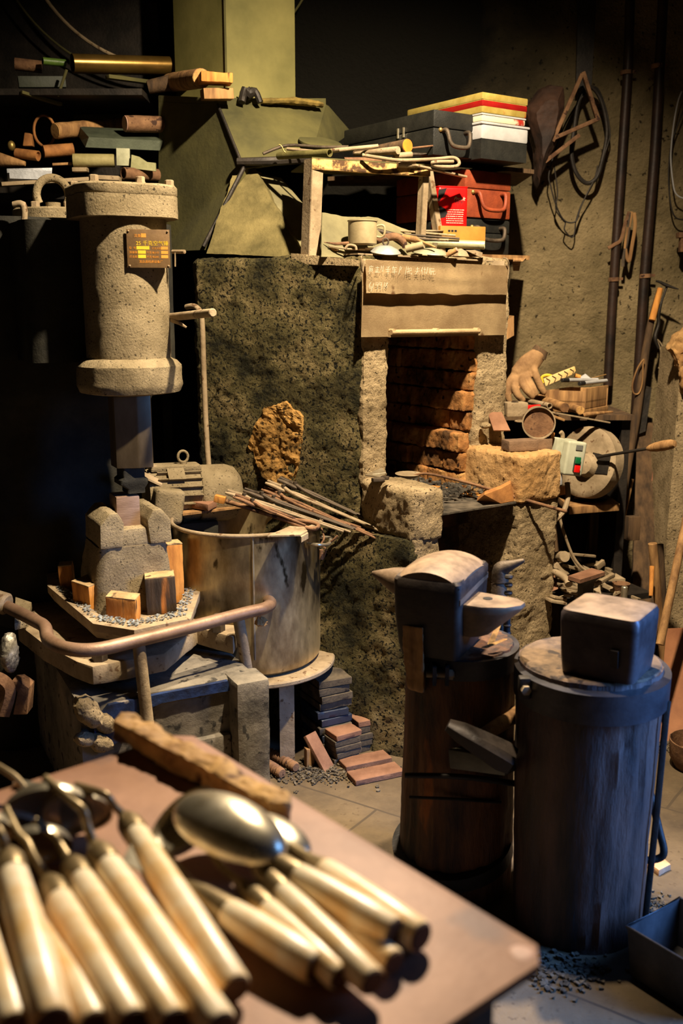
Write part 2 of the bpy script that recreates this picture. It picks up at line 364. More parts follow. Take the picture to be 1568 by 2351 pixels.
# its mouth-side face, pale
b = MB(); p, e = poly([G(.004, -.012, 0), G(.094, -.012, 0), G(.105, .10, 0), G(.012, .10, 0)], .76, 1.415); b.prism(p, e, bev=.012)
b.rough(.016, 14, .008, 8.4); part(fg, 'left_pillar', b, concrete, 'pale rough pillar left of the fire')
b = MB(); p, e = poly([G(.455, 0, 0), G(.585, 0, 0), G(.585, .55, 0), G(.455, .55, 0)], .80, 1.43); b.prism(p, e, bev=.015)
b.rough(.016, 13, .009, 5.2); part(fg, 'right_pillar', b, concrete, 'pale rough pillar right of the fire')
b = MB(); p, e = poly([G(.06, .02, 0), G(.585, .02, 0), G(.585, .62, 0), G(.06, .62, 0)], 1.235, 1.43); b.prism(p, e, bev=.01)
b.rough(.01, 10, .03, 1.2); part(fg, 'lintel', b, concrete)
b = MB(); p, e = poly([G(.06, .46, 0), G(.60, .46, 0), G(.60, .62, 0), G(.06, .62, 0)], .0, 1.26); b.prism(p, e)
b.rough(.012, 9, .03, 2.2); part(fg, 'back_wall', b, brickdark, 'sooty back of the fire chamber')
# brick courses inside, on the right and behind
b = MB(); rb = random.Random(4)
z = .705; k = 0
while z < 1.2:
    h = .062 + rb.uniform(-.004, .004); w0 = .012 + rb.uniform(-.008, .010); first = True
    while w0 < .46:
        ln = (.085 if (first and k % 2) else .17) + rb.uniform(-.015, .015); first = False; pr = rb.uniform(-.010, .014) + (.03 if z < .85 else 0)
        m = frame(G(.450 - pr, w0 + ln / 2, z + h / 2), VV)
        b.box((ln - .004, .05, h - .005), m, bev=.006)
        w0 += ln
    z += h; k += 1
b.rough(.016, 20, .008, 6.1); part(fg, 'brick_lining', b, brickm, 'scorched orange brick courses inside the mouth')
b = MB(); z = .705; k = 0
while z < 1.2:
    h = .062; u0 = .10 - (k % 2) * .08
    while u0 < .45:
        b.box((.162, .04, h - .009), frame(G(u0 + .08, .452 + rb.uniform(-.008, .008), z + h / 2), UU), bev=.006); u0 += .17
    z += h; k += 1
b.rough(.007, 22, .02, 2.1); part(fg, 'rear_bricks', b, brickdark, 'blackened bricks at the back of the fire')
# plinth
Bc = G(0, -.235, 0); Bl = Bc + LL * .62
b = MB(); lo = [Bc + LL * -.012, G(.112, -.235, 0), G(.125, .35, 0), Bl + V((.0, .55, 0)), Bl]; n = len(lo)
hi = [q + V((0, 0, .645)) for q in (Bc, G(.104, -.225, 0), G(.12, .35, 0), Bl + V((.05, .5, 0)), Bl + V((.06, .12, 0)))]
b.loft([lo, [a.lerp(c, .5) for a, c in zip(lo, hi)], hi])
b.rough(.028, 7, .011, 12.0); part(fg, 'left_plinth', b, sooty, 'dark rough base left of the ash hole')
b = MB(); p, e = poly([G(.006, -.243, 0), G(.108, -.243, 0), G(.108, -.12, 0), G(.01, -.12, 0)], 0, .655); b.prism(p, e, bev=.012)
b.rough(.018, 12, .009, 9.0); part(fg, 'plinth_corner', b, concrete, 'pale front corner of the base')
b = MB(); p, e = poly([G(.43, -.225, 0), G(.60, -.225, 0), G(.60, .5, 0), G(.45, .5, 0)], 0, .70); b.prism(p, e, bev=.012)
b.rough(.018, 12, .010, 15.0); part(fg, 'right_plinth', b, concrete, 'pale rough base right of the ash hole')
b = MB(); p, e = poly([G(.10, .05, 0), G(.46, .05, 0), G(.46, .12, 0), G(.10, .12, 0)], 0, .69); b.prism(p, e)
b.rough(.01, 9, .03, 2.7); part(fg, 'ash_hole_back', b, brickdark)
b = MB(); p, e = poly([G(.02, .0, 0), G(.60, .0, 0), G(.60, .5, 0), G(.02, .5, 0)], .60, .695); b.prism(p, e)
b.rough(.006, 9, .05, 2.9); part(fg, 'hearth_bed', b, brickdark)
b = MB(); p, e = poly([G(.425, -.235, 0), G(.605, -.235, 0), G(.60, .06, 0), G(.428, .10, 0)], .70, .848); b.prism(p, e, bev=.018, seg=3)
b.rough(.016, 14, .008, 21.0); part(fg, 'right_block', b, mat('heat_yellowed_stone', (150, 112, 66), (196, 158, 108), scale=6, rough=.95, bump=.9, bscale=110, speck=(70, 54, 34), sscale=110, sthr=.64, spec=.15), 'large heat-yellowed stone block')
b = MB(); p, e = poly([G(.0, -.245, 0), G(.118, -.25, 0), G(.125, -.03, 0), G(.0, -.0, 0)], .64, .79); b.prism(p, e, bev=.022, seg=3)
b.rough(.016, 13, .008, 31.0); part(fg, 'corner_block', b, concrete, 'rough stone block at the left front corner')
# exposed yellow brick patch in the left wall
pts = [onL for onL in [(600, 985), (622, 935), (668, 920), (705, 955), (708, 1010), (700, 1055), (690, 1105), (640, 1110), (600, 1060), (585, 1020)]]
def onLeft(px, py, off=0.0):
    d = ray(px, py); o = V((0, 0, HC)); nrm = V((-LL.y, LL.x, 0)); 
    if nrm.y > 0: nrm = -nrm
    p0 = C0 + nrm * off; t = (p0 - o).dot(nrm) / d.dot(nrm); return o + d * t
nL = V((-LL.y, LL.x, 0)); nL = nL if nL.y < 0 else -nL
b = MB(); b.prism([onLeft(x, y, -.03) for x, y in pts], nL * .037); b.rough(.030, 15, .008, 17.0)
part(fg, 'exposed_brick', b, mat('exposed_yellow_brick', (72, 56, 30), (182, 140, 80), scale=12, rough=.95, bump=1.0, bscale=60, c3=(150, 112, 60), speck=(52, 38, 20), sscale=40, sthr=.6, bdist=.01, spec=.1), 'patch of exposed yellow brick in the sooty wall')
# ledge of mortar along the top, plaster cone up to the flue
b = MB(); b.prism([onLeft(690, 610, -.06), onLeft(835, 615, -.03), onLeft(835, 600, -.03), onLeft(690, 588, -.06)], nL * .055 + V((0, 0, .004)))
b.rough(.010, 14, .015, 4.4); part(fg, 'top_ledge', b, concrete)
ap = W(562, 392, 3.36); ba = [W(474, 582, 3.16), W(696, 590, 3.04), W(760, 590, 3.5), W(520, 580, 3.6)]
b = MB(); b.loft([ba, [ap + V((-.03, -.02, 0)), ap + V((.035, -.03, 0)), ap + V((.06, .25, 0)), ap + V((-.05, .25, 0))]]); b.rough(.014, 8, .02, 14.0)
part(fg, 'plaster_cone', b, mat('greenish_plaster', (70, 64, 38), (116, 104, 66), scale=8, rough=.95, bump=.9, bscale=70, spec=.15), 'rough plaster cone rising to the hood')
b = MB(); b.prism([W(574, 397, 3.35), W(622, 404, 3.42), W(684, 476, 3.32), W(700, 520, 3.22), W(704, 588, 3.06), W(676, 588, 3.07)], (.03, .06, 0)); b.rough(.003, 8, .03, 3)
part(fg, 'smooth_flank', b, clothm, 'smooth trowelled flank of the cone')

# smoke hood and chimney
hd = thing('smoke_hood', 'grimy olive sheet-metal smoke hood tapering up behind the forge', 'hood', W(560, 500, 3.5))
K = W(560, 387, 3.30); T0 = W(364, 233, 3.62); T1 = W(500, 240, 3.42); BL = W(364, 578, 3.62); BB = W(468, 574, 3.24); KR = W(712, 366, 3.40); T2 = W(748, 240, 3.66); KR2 = W(990, 395, 3.72); T3 = W(800, 300, 3.8)
b = MB(); b.prism([T0, T1, K, BB, BL], (.02, .03, 0)); b.rough(.006, 4, .05, 2); part(hd, 'left_panel', b, hoodm)
b = MB(); b.prism([T1, T2, T3, KR, K], (.01, .03, .0)); b.rough(.004, 4, .05, 6); part(hd, 'right_panel', b, hoodm)
b = MB(); b.tube([K + V((-.02, -.004, .02)), K + V((.10, -.004, .022)), KR], [.012, .014, .012], seg=8, smooth=5); b.tube([K + V((0, -.008, 0)), BB + V((0, -.006, .01))], .007, seg=8); b.tube([T1, K + V((0, -.006, 0))], .005, seg=8)
part(hd, 'seam', b, ironblk, 'dark folded seam')
b = MB(); b.prism([T0, T1, T2, W(748, 240, 3.98), W(364, 240, 3.98)], (0, 0, .02)); part(hd, 'top_plate', b, hoodm)
ch = thing('chimney', 'square olive sheet-metal chimney rising from the smoke hood', 'chimney', W(560, 230, 3.6))
c1 = W(520, 215, 3.48); c0 = W(404, 215, 3.66); c2 = W(678, 215, 3.62); zz = T1.z + .01
pp = [V((q.x, q.y, zz)) for q in (c0, c1, c2)]; pp += [pp[2] + V((-.05, .33, 0)), pp[0] + V((0.05, .30, 0))]
b = MB(); b.prism(pp, (0, 0, 3.0 - zz)); part(ch, 'flue', b, mat('olive_flue_sheet', (86, 82, 38), (122, 114, 62), scale=2.5, rough=.75, bump=.15, bscale=30))
b = MB(); b.tube([pp[1] + V((0, -.002, 0)), pp[1] + V((0, -.002, 2.99 - zz))], .004, seg=6); part(ch, 'corner_seam', b, hoodm)

# ================================================================ draught sheets hung over the mouth
sh = thing('draught_sheet', 'large dusty iron sheet hung over the forge mouth, chalked top flap', 'sheet', onF(995, 770, -.03))
a0, a1, a2, a3 = onF(829, 774, -.035), onF(1161, 769, -.035), onF(1164, 625, -.03), onF(833, 606, -.03)
def sheet_grid(p, n, m, th, f):
    mb = MB(); vs = []
    for j in range(m + 1):
        for i in range(n + 1):
            s, t = i / n, j / m
            q = p[0].lerp(p[1], s).lerp(p[3].lerp(p[2], s), t); vs.append(q + f(s, t))
    q = [(j * (n + 1) + i, j * (n + 1) + i + 1, (j + 1) * (n + 1) + i + 1, (j + 1) * (n + 1) + i) for j in range(m) for i in range(n)]
    mb.add(vs, q); r = bmesh.ops.solidify(mb.bm, geom=list(mb.bm.faces), thickness=th); return mb
b = sheet_grid([a0, a1, a2, a3], 40, 24, .003, lambda s, t: VV * (.004 * noise.noise(V((s * 3, t * 3, 1)))))
part(sh, 'lower_sheet', b, sheetm)
w0, w1, w2, w3 = onF(841, 673, -.055), onF(1164, 677, -.05), onF(1167, 610, -.042), onF(839, 596, -.042)
b = sheet_grid([w0, w1, w2, w3], 60, 20, .003, lambda s, t: VV * (.004 * noise.noise(V((s * 3, t * 3, 7)))) + V((0, 0, (1 - t) ** 6 * .006 * noise.noise(V((s * 9, 3, 0))))))
fl = part(sh, 'upper_flap', b, sheetm, 'overlapping top flap with chalk writing')
b = MB(); h0, h1 = onF(898, 763, -.05), onF(1100, 760, -.05)
b.tube([h0, h1], .0075, seg=12)
for s in (0.02, .5, .98): b.cyl(h0.lerp(h1, s) + VV * .018 + V((0, 0, .004)), h0.lerp(h1, s) - VV * .006 + V((0, 0, .004)), .006)
b.hexa([h0 + V((0, 0, -.014)) + VV * .003, h1 + V((0, 0, -.014)) + VV * .003, h1 + VV * .014 + V((0, 0, -.014)), h0 + VV * .014 + V((0, 0, -.014)), h0 + VV * .003, h1 + VV * .003, h1 + VV * .014, h0 + VV * .014])
part(sh, 'handle_bar', b, sheetm, 'rolled lip along the bottom')
b = MB()
b.tube([onF(832, 588, -.03), onF(829, 592, -.06), onF(832, 625, -.05), onF(836, 600, -.045)], .0022, seg=6, smooth=5)
b.tube([onF(1156, 592, -.03), onF(1165, 596, -.055), onF(1168, 612, -.05), onF(1166, 640, -.045)], .0022, seg=6, smooth=5)
part(sh, 'wire_tie', b, dusty, 'bent hanging wires')
# chalk writing: hand-written strokes on the flap
b = MB()
def chalk(ss, x0, y0, sx, sy):
    for st in ss:
        pts = []
        for q in st:
            pz = onF(x0 + q[0] * sx, y0 + q[1] * sy, -.0595); pts.append(pz)
        if len(pts) > 1: b.tube(pts, .00045, seg=5)
glyphs = [
 [[(.5, 0), (.5, .15)], [(.1, .15), (.9, .2)], [(.15, .2), (.0, .9)], [(.3, .4), (.3, .8)], [(.3, .4), (.75, .42), (.7, .8), (.3, .8)], [(.3, .6), (.7, .6)], [(.2, 1.0), (.05, 1.15)], [(.7, .95), (.9, 1.1)]],
 [[(.1, .3), (.9, .3)], [(.5, .1), (.45, .9)], [(.5, .6), (.8, .6)], [(.0, .9), (1, .9)], [(.2, .5), (.2, .9)]],
 [[(.3, .0), (.2, .6)], [(.8, .0), (.6, .8)], [(.45, .1), (.45, .4)]],
 [[(.2, .1), (.35, .3)], [(.85, .05), (.6, .3)], [(.0, .5), (1, .45)], [(.15, .75), (.9, .7)], [(.5, .0), (.5, 1.15)]],
 [[(.0, .25), (1, .2)], [(.3, .0), (.1, .55), (.85, .5)], [(.5, .3), (.5, 1.1)], [(.0, .8), (1, .78)]],
 [[(.5, .0), (.1, 1.1)], [(.45, .05), (.8, .15), (.5, .5)]],
 [[(.6, .0), (.3, 1.1)]],
 [[(.0, .35), (.5, .3)], [(.3, .0), (.25, 1.0), (.1, .9)], [(.0, .75), (.5, .6)], [(.6, .2), (1, .2), (.95, .55), (.6, .55)], [(.6, .2), (.6, 1), (1.05, 1.0), (1.05, .8)]],
 [[(.1, .3), (.9, .25)], [(.5, .0), (.5, .6)], [(.0, .6), (1, .55)], [(.5, .6), (.1, 1)], [(.5, .65), (.9, 1)]],
 [[(.3, 0), (.0, .6)], [(.2, .4), (.2, 1.0)], [(.5, .3), (1, .3)], [(.75, .0), (.75, .7)], [(.5, .8), (1, .8)]],
 [[(.3, .0), (.0, .9)], [(.6, .1), (.6, .8)], [(.9, .1), (.8, .9)]],
 [[(.2, .2), (.8, .2)], [(.0, .5), (1, .5)], [(.4, .5), (.1, 1)], [(.6, .5), (.6, .95), (1, .95), (1, .8)]]]
xs = [847, 861, 872, 885, 900, 914, 927, 934, 953, 967, 979, 988]
for g, x in zip(glyphs, xs): chalk(g, x, 609 + (x - 847) * .035, 11, 17)
dig = [[[(.6, .0), (.2, .5), (.15, .9), (.6, 1), (.7, .7), (.25, .65)]], [[(.7, .2), (.0, 1.5)]], [[(.8, .1), (.3, .0), (.2, .4), (.7, .45), (.85, .1), (.6, 1.2)]], [[(.8, .1), (.3, .0), (.2, .4), (.7, .45), (.85, .1), (.5, 1.3)]], [[(.7, .0), (.4, 1.2)]], [[(.8, .1), (.2, .2), (.7, .6), (.5, 1), (.15, .8), (.8, .1)]]]
for g, x in zip(dig, [846, 852, 861, 869, 877, 883]): chalk(g, x, 648, 9, 14)
part(fl, 'chalk_writing', b, whitep, 'white chalk writing')

# ================================================================ angle-iron stand on top of the forge
st = thing('iron_stand', 'open angle-iron stand on top of the forge, patchy rusty top rail', 'stand', G(.1, .03, 1.43))
def q_(px, py, w=.0): return onF(px, py, w)
r0, r1 = W(703, 586, 2.95), q_(1158, 601, -.012)
def angle(b, a, c, wd, hg, nrm, th=.004):
    a = V(a); c = V(c); up = V((0, 0, 1)); nrm = V(nrm)
    b.hexa([a, c, c + nrm * th, a + nrm * th, a + up * hg, c + up * hg, c + nrm * th + up * hg, a + nrm * th + up * hg])
    b.hexa([a, c, c + nrm * wd, a + nrm * wd, a + up * th, c + up * th, c + nrm * wd + up * th, a + nrm * wd + up * th])
b = MB(); angle(b, r0 + V((0, 0, -.018)), r1 + V((0, 0, -.018)), .022, .020, VV); part(st, 'bottom_rail', b, dusty)
t0, t1 = W(716, 368, 2.95), q_(988, 405, .075)
zr = 1.692
t0.z = zr; t1.z = zr
b = MB(); angle(b, t0 + V((0, 0, -.03)), t1 + V((0, 0, -.03)), .02, .03, VV)
part(st, 'top_rail', b, mat('patchy_tan_rust', (70, 46, 22), (196, 156, 92), scale=30, rough=.85, bump=.4, lo=.42, hi=.56), 'rust-flaked tan top rail')
def post(base, top, w1=.022, w2=.04):
    b = MB(); base = V(base); top = V(top)
    x1 = (-UU * .35 - VV * .2).normalized() * w1; x2 = UU * w2
    for x, n in ((x2, VV * .004), (VV * w2, UU * .004)):
        b.hexa([base, base + x, base + x + n, base + n, top, top + x, top + x + n, top + n])
    return part(st, 'post', b, dusty)
post((r0.x + .005, r0.y, r0.z - .015), (t0.x, t0.y, zr))
post((t1.x - .03, t1.y, 1.43), (t1.x - .02, t1.y, zr - .002), w2=.022)
post((t1.x + .05, t1.y + .12, 1.43), (t1.x + .0, t1.y + .1, zr - .002), w2=.022)
b = MB(); b.prism([t0 + V((0, 0, -.001)), t1 + V((0, 0, -.001)), t1 + VV * .3 + V((0, 0, -.001)), t0 + VV * .3 + UU * .12 + V((0, 0, -.001))], (0, 0, .004)); part(st, 'top_plate', b, hoodm)
b = MB(); b.prism([G(.0, .01, r0.z - .001), r1 + V((0, .01, -.001)), r1 + VV * .26 + V((0, 0, -.001)), G(.0, .26, r0.z - .001)], (0, 0, .004)); part(st, 'bottom_plate', b, dusty)
b = MB(); b.prism([onF(738, 590, .075), onF(975, 598, .085), onF(940, 530, .16), onF(868, 500, .18), onF(790, 496, .17), onF(740, 488, .17)], VV * .006); b.rough(.012, 9, .015, 1)
solo('backing_sheet', 'grey-green crumpled sheet leaning behind the mug on the forge', 'sheet', b, clothm)

# ================================================================ hearth plate, ash and things lying on it
b = MB(); hp = [Z(890, 1183, .704), Z(927, 1193, .704), Z(1011, 1184, .704), Z(1100, 1170, .704), Z(1185, 1156, .704), G(.44, -.02, .704), G(.10, .0, .704), G(.06, -.03, .704)]
b.prism(hp, (0, 0, .005)); b.rough(.0015, 10, .03, 2)
solo('hearth_plate', 'thin black iron plate jutting out under the forge fire', 'plate', b, mat('scaled_hearth_plate', (44, 40, 34), (104, 94, 80), scale=22, rough=.7, bump=.5, bscale=70, metal=.2))
b = MB(); ra = random.Random(3)
def ashp():
    u, w = ra.uniform(.12, .42), ra.uniform(-.13, .40); return G(u, w, .708 + .025 * max(0, noise.noise(V((u * 9, w * 9, 0))) + .4))
chips(b, 700, ashp, .004, .013, .7, ra)
solo('coal_ash', 'grey ash and coal crumbs over the forge hearth', 'ash', b, coalm, kind='stuff')
lp = thing('long_scoop', 'long-handled shallow iron scoop lying across the hearth ash', 'scoop', Z(1050, 1110, .72))
b = MB(); a, c = W(985, 1088, 2.98), W(1298, 1174, 2.93)
b.tube([W(950, 1092, 3.0), a, W(1080, 1110, 2.97), W(1180, 1140, 2.95), c], [.004, .004, .0045, .005, .0055], seg=10, smooth=6); b.ball(c, .0058); part(lp, 'handle', b, rust)
b = MB(); cc = W(938, 1096, 3.02)
b.loft([[cc + V((math.cos(t) * .042 * s, math.sin(t) * .05 * s, -.016 * (1 - s * s) + .012)) for t in [k * 2 * math.pi / 20 for k in range(20)]] for s in (.05, .4, .75, 1.0)], caps=True); part(lp, 'bowl', b, dusty)
ax = thing('cleaver_blade', 'rust-orange forged hoe blade on the plate, light wooden shaft', 'tool', Z(1080, 1140, .71))
s0, s1 = Z(985, 1116, .716), Z(1112, 1141, .716)
b = MB(); b.tube([s0, s0.lerp(s1, .15), s0.lerp(s1, .5), s1], [.003, .010, .012, .014], seg=10, flat=.6, smooth=4); part(ax, 'shaft', b, woodor)
b = MB(); e = [Z(1095, 1150, .711), Z(1150, 1156, .711), Z(1180, 1150, .711), W(1172, 1110, 2.93), W(1150, 1122, 2.9), W(1112, 1136, 2.86)]
b.prism(e, (0.006, .035, .004)); b.rough(.002, 14, .012, 5); part(ax, 'blade', b, rustor)
sc = thing('steel_scraper', 'bright steel trowel head on the corner block of the forge', 'trowel', W(860, 1095, 2.78))
b = MB(); b.prism([W(838, 1093, 2.80), W(872, 1098, 2.76), W(888, 1090, 2.80), W(876, 1077, 2.84)], (0, 0, .004)); b.tube([W(855, 1090, 2.8), W(886, 1088, 2.8)], [.004, .008], seg=10); part(sc, 'blade', b, steel)
b = MB(); b.box((.035, .018, .010), rotz(W(868, 1101, 2.74), 20), bev=.002); part(sc, 'tang', b, iron)
b = MB(); b.box((.022, .016, .010), rotz(W(884, 1097, 2.76), -15), bev=.002)
solo('iron_offcut', 'small dark iron offcut beside the bright trowel head', 'offcut', b, iron)
# ================================================================ power hammer
HX = V((-.553, 2.62, 0)); hyaw = -27
hm = thing('power_hammer', 'tall dusty cast-iron pneumatic power hammer with a brown name plate', 'machine', (-.70, 2.75, 0))
# machine frame behind the ram cylinder (shade put into its dark colour)
b = MB()
def rrect(cx, cy, wx, wy, r, z, M, n=6):
    out = []
    for sx, sy, a0 in ((1, -1, -90), (1, 1, 0), (-1, 1, 90), (-1, -1, 180)):
        for k in range(n + 1):
            a = R_(a0 + 90 * k / n); out.append(M @ V((cx + sx * (wx - r) + r * math.cos(a), cy + sy * (wy - r) + r * math.sin(a), z)))
    return out
MH = rotz(HX, 27)                         # hammer frame: x to the right along its face, y away
mx_ = rotz((-.86, 3.02, 0), 27)
b.loft([rrect(0, 0, .27, .22, .06, z, mx_) for z in (.0, .30)] + [rrect(0, .0, .23, .19, .09, z, mx_) for z in (.36, .95)] + [rrect(0, 0, .26, .22, .12, z, mx_) for z in (1.02, 1.52)])
b.rough(.004, 9, .04, 3); part(hm, 'frame', b, castdark, 'machine frame coloured dark for its shade')
b = MB(); b.loft([rrect(-.02, 0, .20, .12, .05, z, rotz((-.66, 2.80, 0), 27)) for z in (1.14, 1.50)]); b.rough(.003, 9, .04, 3); part(hm, 'bridge_casting', b, castdark)
# front cylinder
b = MB(); r = .108
b.lathe([(r, 1.13), (r, 1.51)], Matrix.Translation(HX), 72); b.rough(.0035, 26, .012, 5); part(hm, 'ram_cylinder', b, castdust)
b = MB(); b.loft([rrect(-.002, 0, .128, .122, .075, z, MH, 10) for z in (1.500, 1.506, 1.552)]); b.rough(.004, 22, .014, 7); part(hm, 'upper_flange', b, castdust)
b = MB(); b.loft([rrect(-.002, 0, .126, .120, .075, 1.553, MH, 10), rrect(-.002, 0, .128, .122, .075, 1.557, MH, 10), rrect(-.002, 0, .128, .122, .075, 1.574, MH, 10), rrect(-.002, 0, .123, .117, .072, 1.579, MH, 10)]); b.rough(.002, 20, .02, 9)
part(hm, 'cylinder_cover', b, castdust)
for x, y in ((-.09, -.085), (.02, -.098), (.105, -.06), (.11, .07), (-.1, .08)):
    b = MB(); p = MH @ V((x, y, 1.579)); b.lathe([(.013, 0), (.013, .003), (.0115, .003), (.0115, .014), (.009, .016)], Matrix.Translation(p), 6); part(hm, 'bolt', b, dusty, smooth=False)
b = MB(); b.lathe([(.108, 1.155), (.122, 1.148), (.134, 1.135), (.136, 1.085), (.130, 1.068), (.095, 1.062), (.094, 1.075)], Matrix.Translation(HX), 72); b.rough(.004, 26, .012, 8); part(hm, 'lower_flange', b, castdust)
# rear cylinder cover, eye bolt
RX = V((-.80, 2.93, 0))
b = MB(); b.lathe([(.125, 1.52), (.125, 1.545), (.12, 1.549)], Matrix.Translation(RX), 40); b.rough(.002, 20, .03, 2); part(hm, 'rear_cover', b, castdust)
for a in (250, 300, 340, 200):
    p = RX + V((math.cos(R_(a)) * .105, math.sin(R_(a)) * .105, 1.549)); b = MB(); b.lathe([(.013, 0), (.013, .013), (.010, .015)], Matrix.Translation(p), 6); part(hm, 'bolt', b, dusty, smooth=False)
b = MB(); ec = V((-.80, 2.88, 1.585)); ex = V((.96, .28, 0)); b.tube([ec + ex * (.043 * math.cos(R_(a))) + V((0, 0, .046 * math.sin(R_(a)))) for a in range(-30, 211, 12)], .0115, seg=12)
b.cyl(ec + V((0, 0, -.04)), ec + V((0, 0, -.02)), .02); part(hm, 'eye_bolt', b, castdust)
b = MB(); b.tube([W(30, 470, 2.72), W(52, 470, 2.72), W(56, 500, 2.72), W(50, 530, 2.72)], [.008, .01, .008, .01], seg=10, smooth=4); part(hm, 'drain_pipe', b, dusty)
# name plate on the front of the cylinder, facing right-front
pc = W(341, 571, 2.515); px_ = (W(388, 574, 2.53) - W(294, 568, 2.50)); ez = V((0, 0, 1))
pm = frame(HX + V((.0395, -.1095, 1.410)), V((1, .25, 0)))
pm = Matrix.Translation(W(341, 571, 2.522) - pm.translation) @ pm
b = MB(); b.box((.100, .06, .086), pm @ Matrix.Translation(V((0, .0312, -.001))), bev=.006); part(hm, 'plate_boss', b, castdust)
b = MB(); b.box((.104, .0024, .091), pm, bev=.0006); plate = part(hm, 'name_plate', b, platem, 'brown metal name plate with yellow Chinese lettering')
tm = pm @ Matrix.Translation(V((0, -.0013, 0))) @ Matrix.Rotation(math.pi / 2, 4, 'X')
by, bo = MB(), MB()
text_mb(by, '25 千克空气锤', tm @ Matrix.Translation(V((-.030, .0085, 0))), .0125)
text_mb(bo, '沈备·', tm @ Matrix.Translation(V((-.034, .0275, 0))), .0085)
def flat(mb, x0, y0, x1, y1): mb.prism([tm @ V(q) for q in ((x0, y0, 0), (x1, y0, 0), (x1, y1, 0), (x0, y1, 0))], (tm.to_3x3() @ V((0, 0, .0003))))
flat(bo, -.017, .0265, -.005, .036)
for i, (s1, s2, w) in enumerate((('型  号', '打击次数', .031), ('落锤重', '锤头行', .019), ('打击能', '电动机', .019))):
    y = -.002 - i * .0102
    text_mb(bo, s1, tm @ Matrix.Translation(V((-.047, y + .0008, 0))), .0066)
    flat(by, -.029 + (0 if i == 0 else .003), y, -.029 + w + (0 if i == 0 else .003), y + .008)
    if i: text_mb(bo, '千克', tm @ Matrix.Translation(V((-.0055, y + .0008, 0))), .0062)
    text_mb(bo, s2, tm @ Matrix.Translation(V((.008, y + .0008, 0))), .0056)
    flat(bo, .030, y, .047, y + .0075)
text_mb(bo, '沈丘县机床设备厂', tm @ Matrix.Translation(V((-.024, -.0335, 0))), .0072)
part(plate, 'yellow_print', by, yellowp, 'bright yellow figures'); part(plate, 'orange_print', bo, orangep, 'orange lettering')
for sx in (-1, 1):
    for sy in (-1, 1):
        b = MB(); b.ball(pm @ V((sx * .047, -.002, sy * .041)), .0026, seg=8, rings=5); part(plate, 'rivet', b, dusty)
# pipe stubs and lever on the right side
b = MB(); b.cyl(W(396, 578, 2.60), W(424, 578, 2.58), .005); b.tube([W(402, 580, 2.59), W(402, 612, 2.59)], .002, seg=6); part(hm, 'grease_nipple', b, dusty)
b = MB(); b.cyl(W(385, 729, 2.66), W(489, 718, 2.44), .0105, bev=.002); part(hm, 'lever_bar', b, dusty)
b = MB(); b.tube([W(396, 735, 2.62), W(412, 742, 2.6), W(428, 752, 2.6)], [.007, .005, .003], seg=8); part(hm, 'split_pin', b, dusty)
# ram, dies, sow block
MR = rotz(V((-.556, 2.60, 0)), 27)
b = MB(); oct_ = [V((-.046, -.03, 0)), (.008, -.05, 0), (.045, -.05, 0), (.052, -.03, 0), (.052, .04, 0), (.03, .05, 0), (-.03, .05, 0), (-.046, .03, 0)]
b.prism([MR @ (V(q) + V((0, 0, .872))) for q in oct_], (0, 0, .22), bev=.003)
part(hm, 'ram', b, mat('greased_ram_steel', (74, 62, 46), (136, 120, 96), scale=5, rough=.42, metal=.6, bump=.05, stretch=(1, 1, .4)), 'smooth greased ram')
b = MB(); b.loft([rrect(-.002, 0, .030, .034, .008, z, MR) for z in (.872, .846)] + [rrect(-.002, 0, .038, .036, .01, z, MR) for z in (.84, .828)] + [rrect(.004, 0, .024, .03, .006, z, MR) for z in (.815, .803)])
part(hm, 'upper_die', b, castdark, 'black upper die')
b = MB(); MR = rotz(V((-.578, 2.60, 0)), 27); b.box((.064, .075, .088), MR @ Matrix.Translation(V((.0, 0, .7535))), bev=.006); part(hm, 'lower_die', b, mat('ground_die_steel', (122, 96, 76), (168, 140, 116), scale=5, rough=.5, metal=.35, bump=.2, stretch=(1, 1, 5)), 'pale ground steel lower die')
b = MB()
for sx in (-1, 1):
    prof = [(sx * .024, .735), (sx * .040, .764), (sx * .062, .764), (sx * .088, .735), (sx * .090, .672), (sx * .030, .672)]
    b.prism([MR @ V((x + (.012 if sx > 0 else 0), -.085, z)) for x, z in prof], MR.to_3x3() @ V((0, .17, 0)), bev=.007)
b.box((.16, .16, .05), MR @ Matrix.Translation(V((.004, .004, .692))), bev=.006); b.rough(.004, 22, .014, 3)
part(hm, 'sow_block', b, castdust, 'dovetailed block holding the lower die')
b = MB(); b.loft([rrect(0, .03, .118, .105, .03, .46, MR), rrect(0, .02, .108, .095, .03, .56, MR), rrect(0, 0.01, .092, .09, .03, .672, MR)]); b.rough(.010, 14, .016, 6)
part(hm, 'anvil_block', b, castdust, 'rough cast anvil column')
# octagonal tray
zt = .52
oc = [Z(107, 1308, zt), Z(109, 1345, zt), Z(214, 1432, zt), Z(308, 1447, zt), Z(438, 1420, zt), Z(462, 1350, zt)]
cen = V((-.60, 2.66, zt)); oc += [V((-.36, 2.90, zt)), V((-.56, 3.0, zt)), V((-.80, 2.98, zt))]
b = MB(); inn = [cen + (p - cen) * .80 for p in oc]; n = len(oc)
b.loft([[p + V((0, 0, -.045)) for p in [cen + (q - cen) * .92 for q in oc]], [p + V((0, 0, -.020)) for p in oc], oc, inn, [p + V((0, 0, -.03)) for p in inn]])
b.rough(.003, 18, .025, 4); part(hm, 'scale_tray', b, dusty, 'octagonal dusty tray around the anvil column')
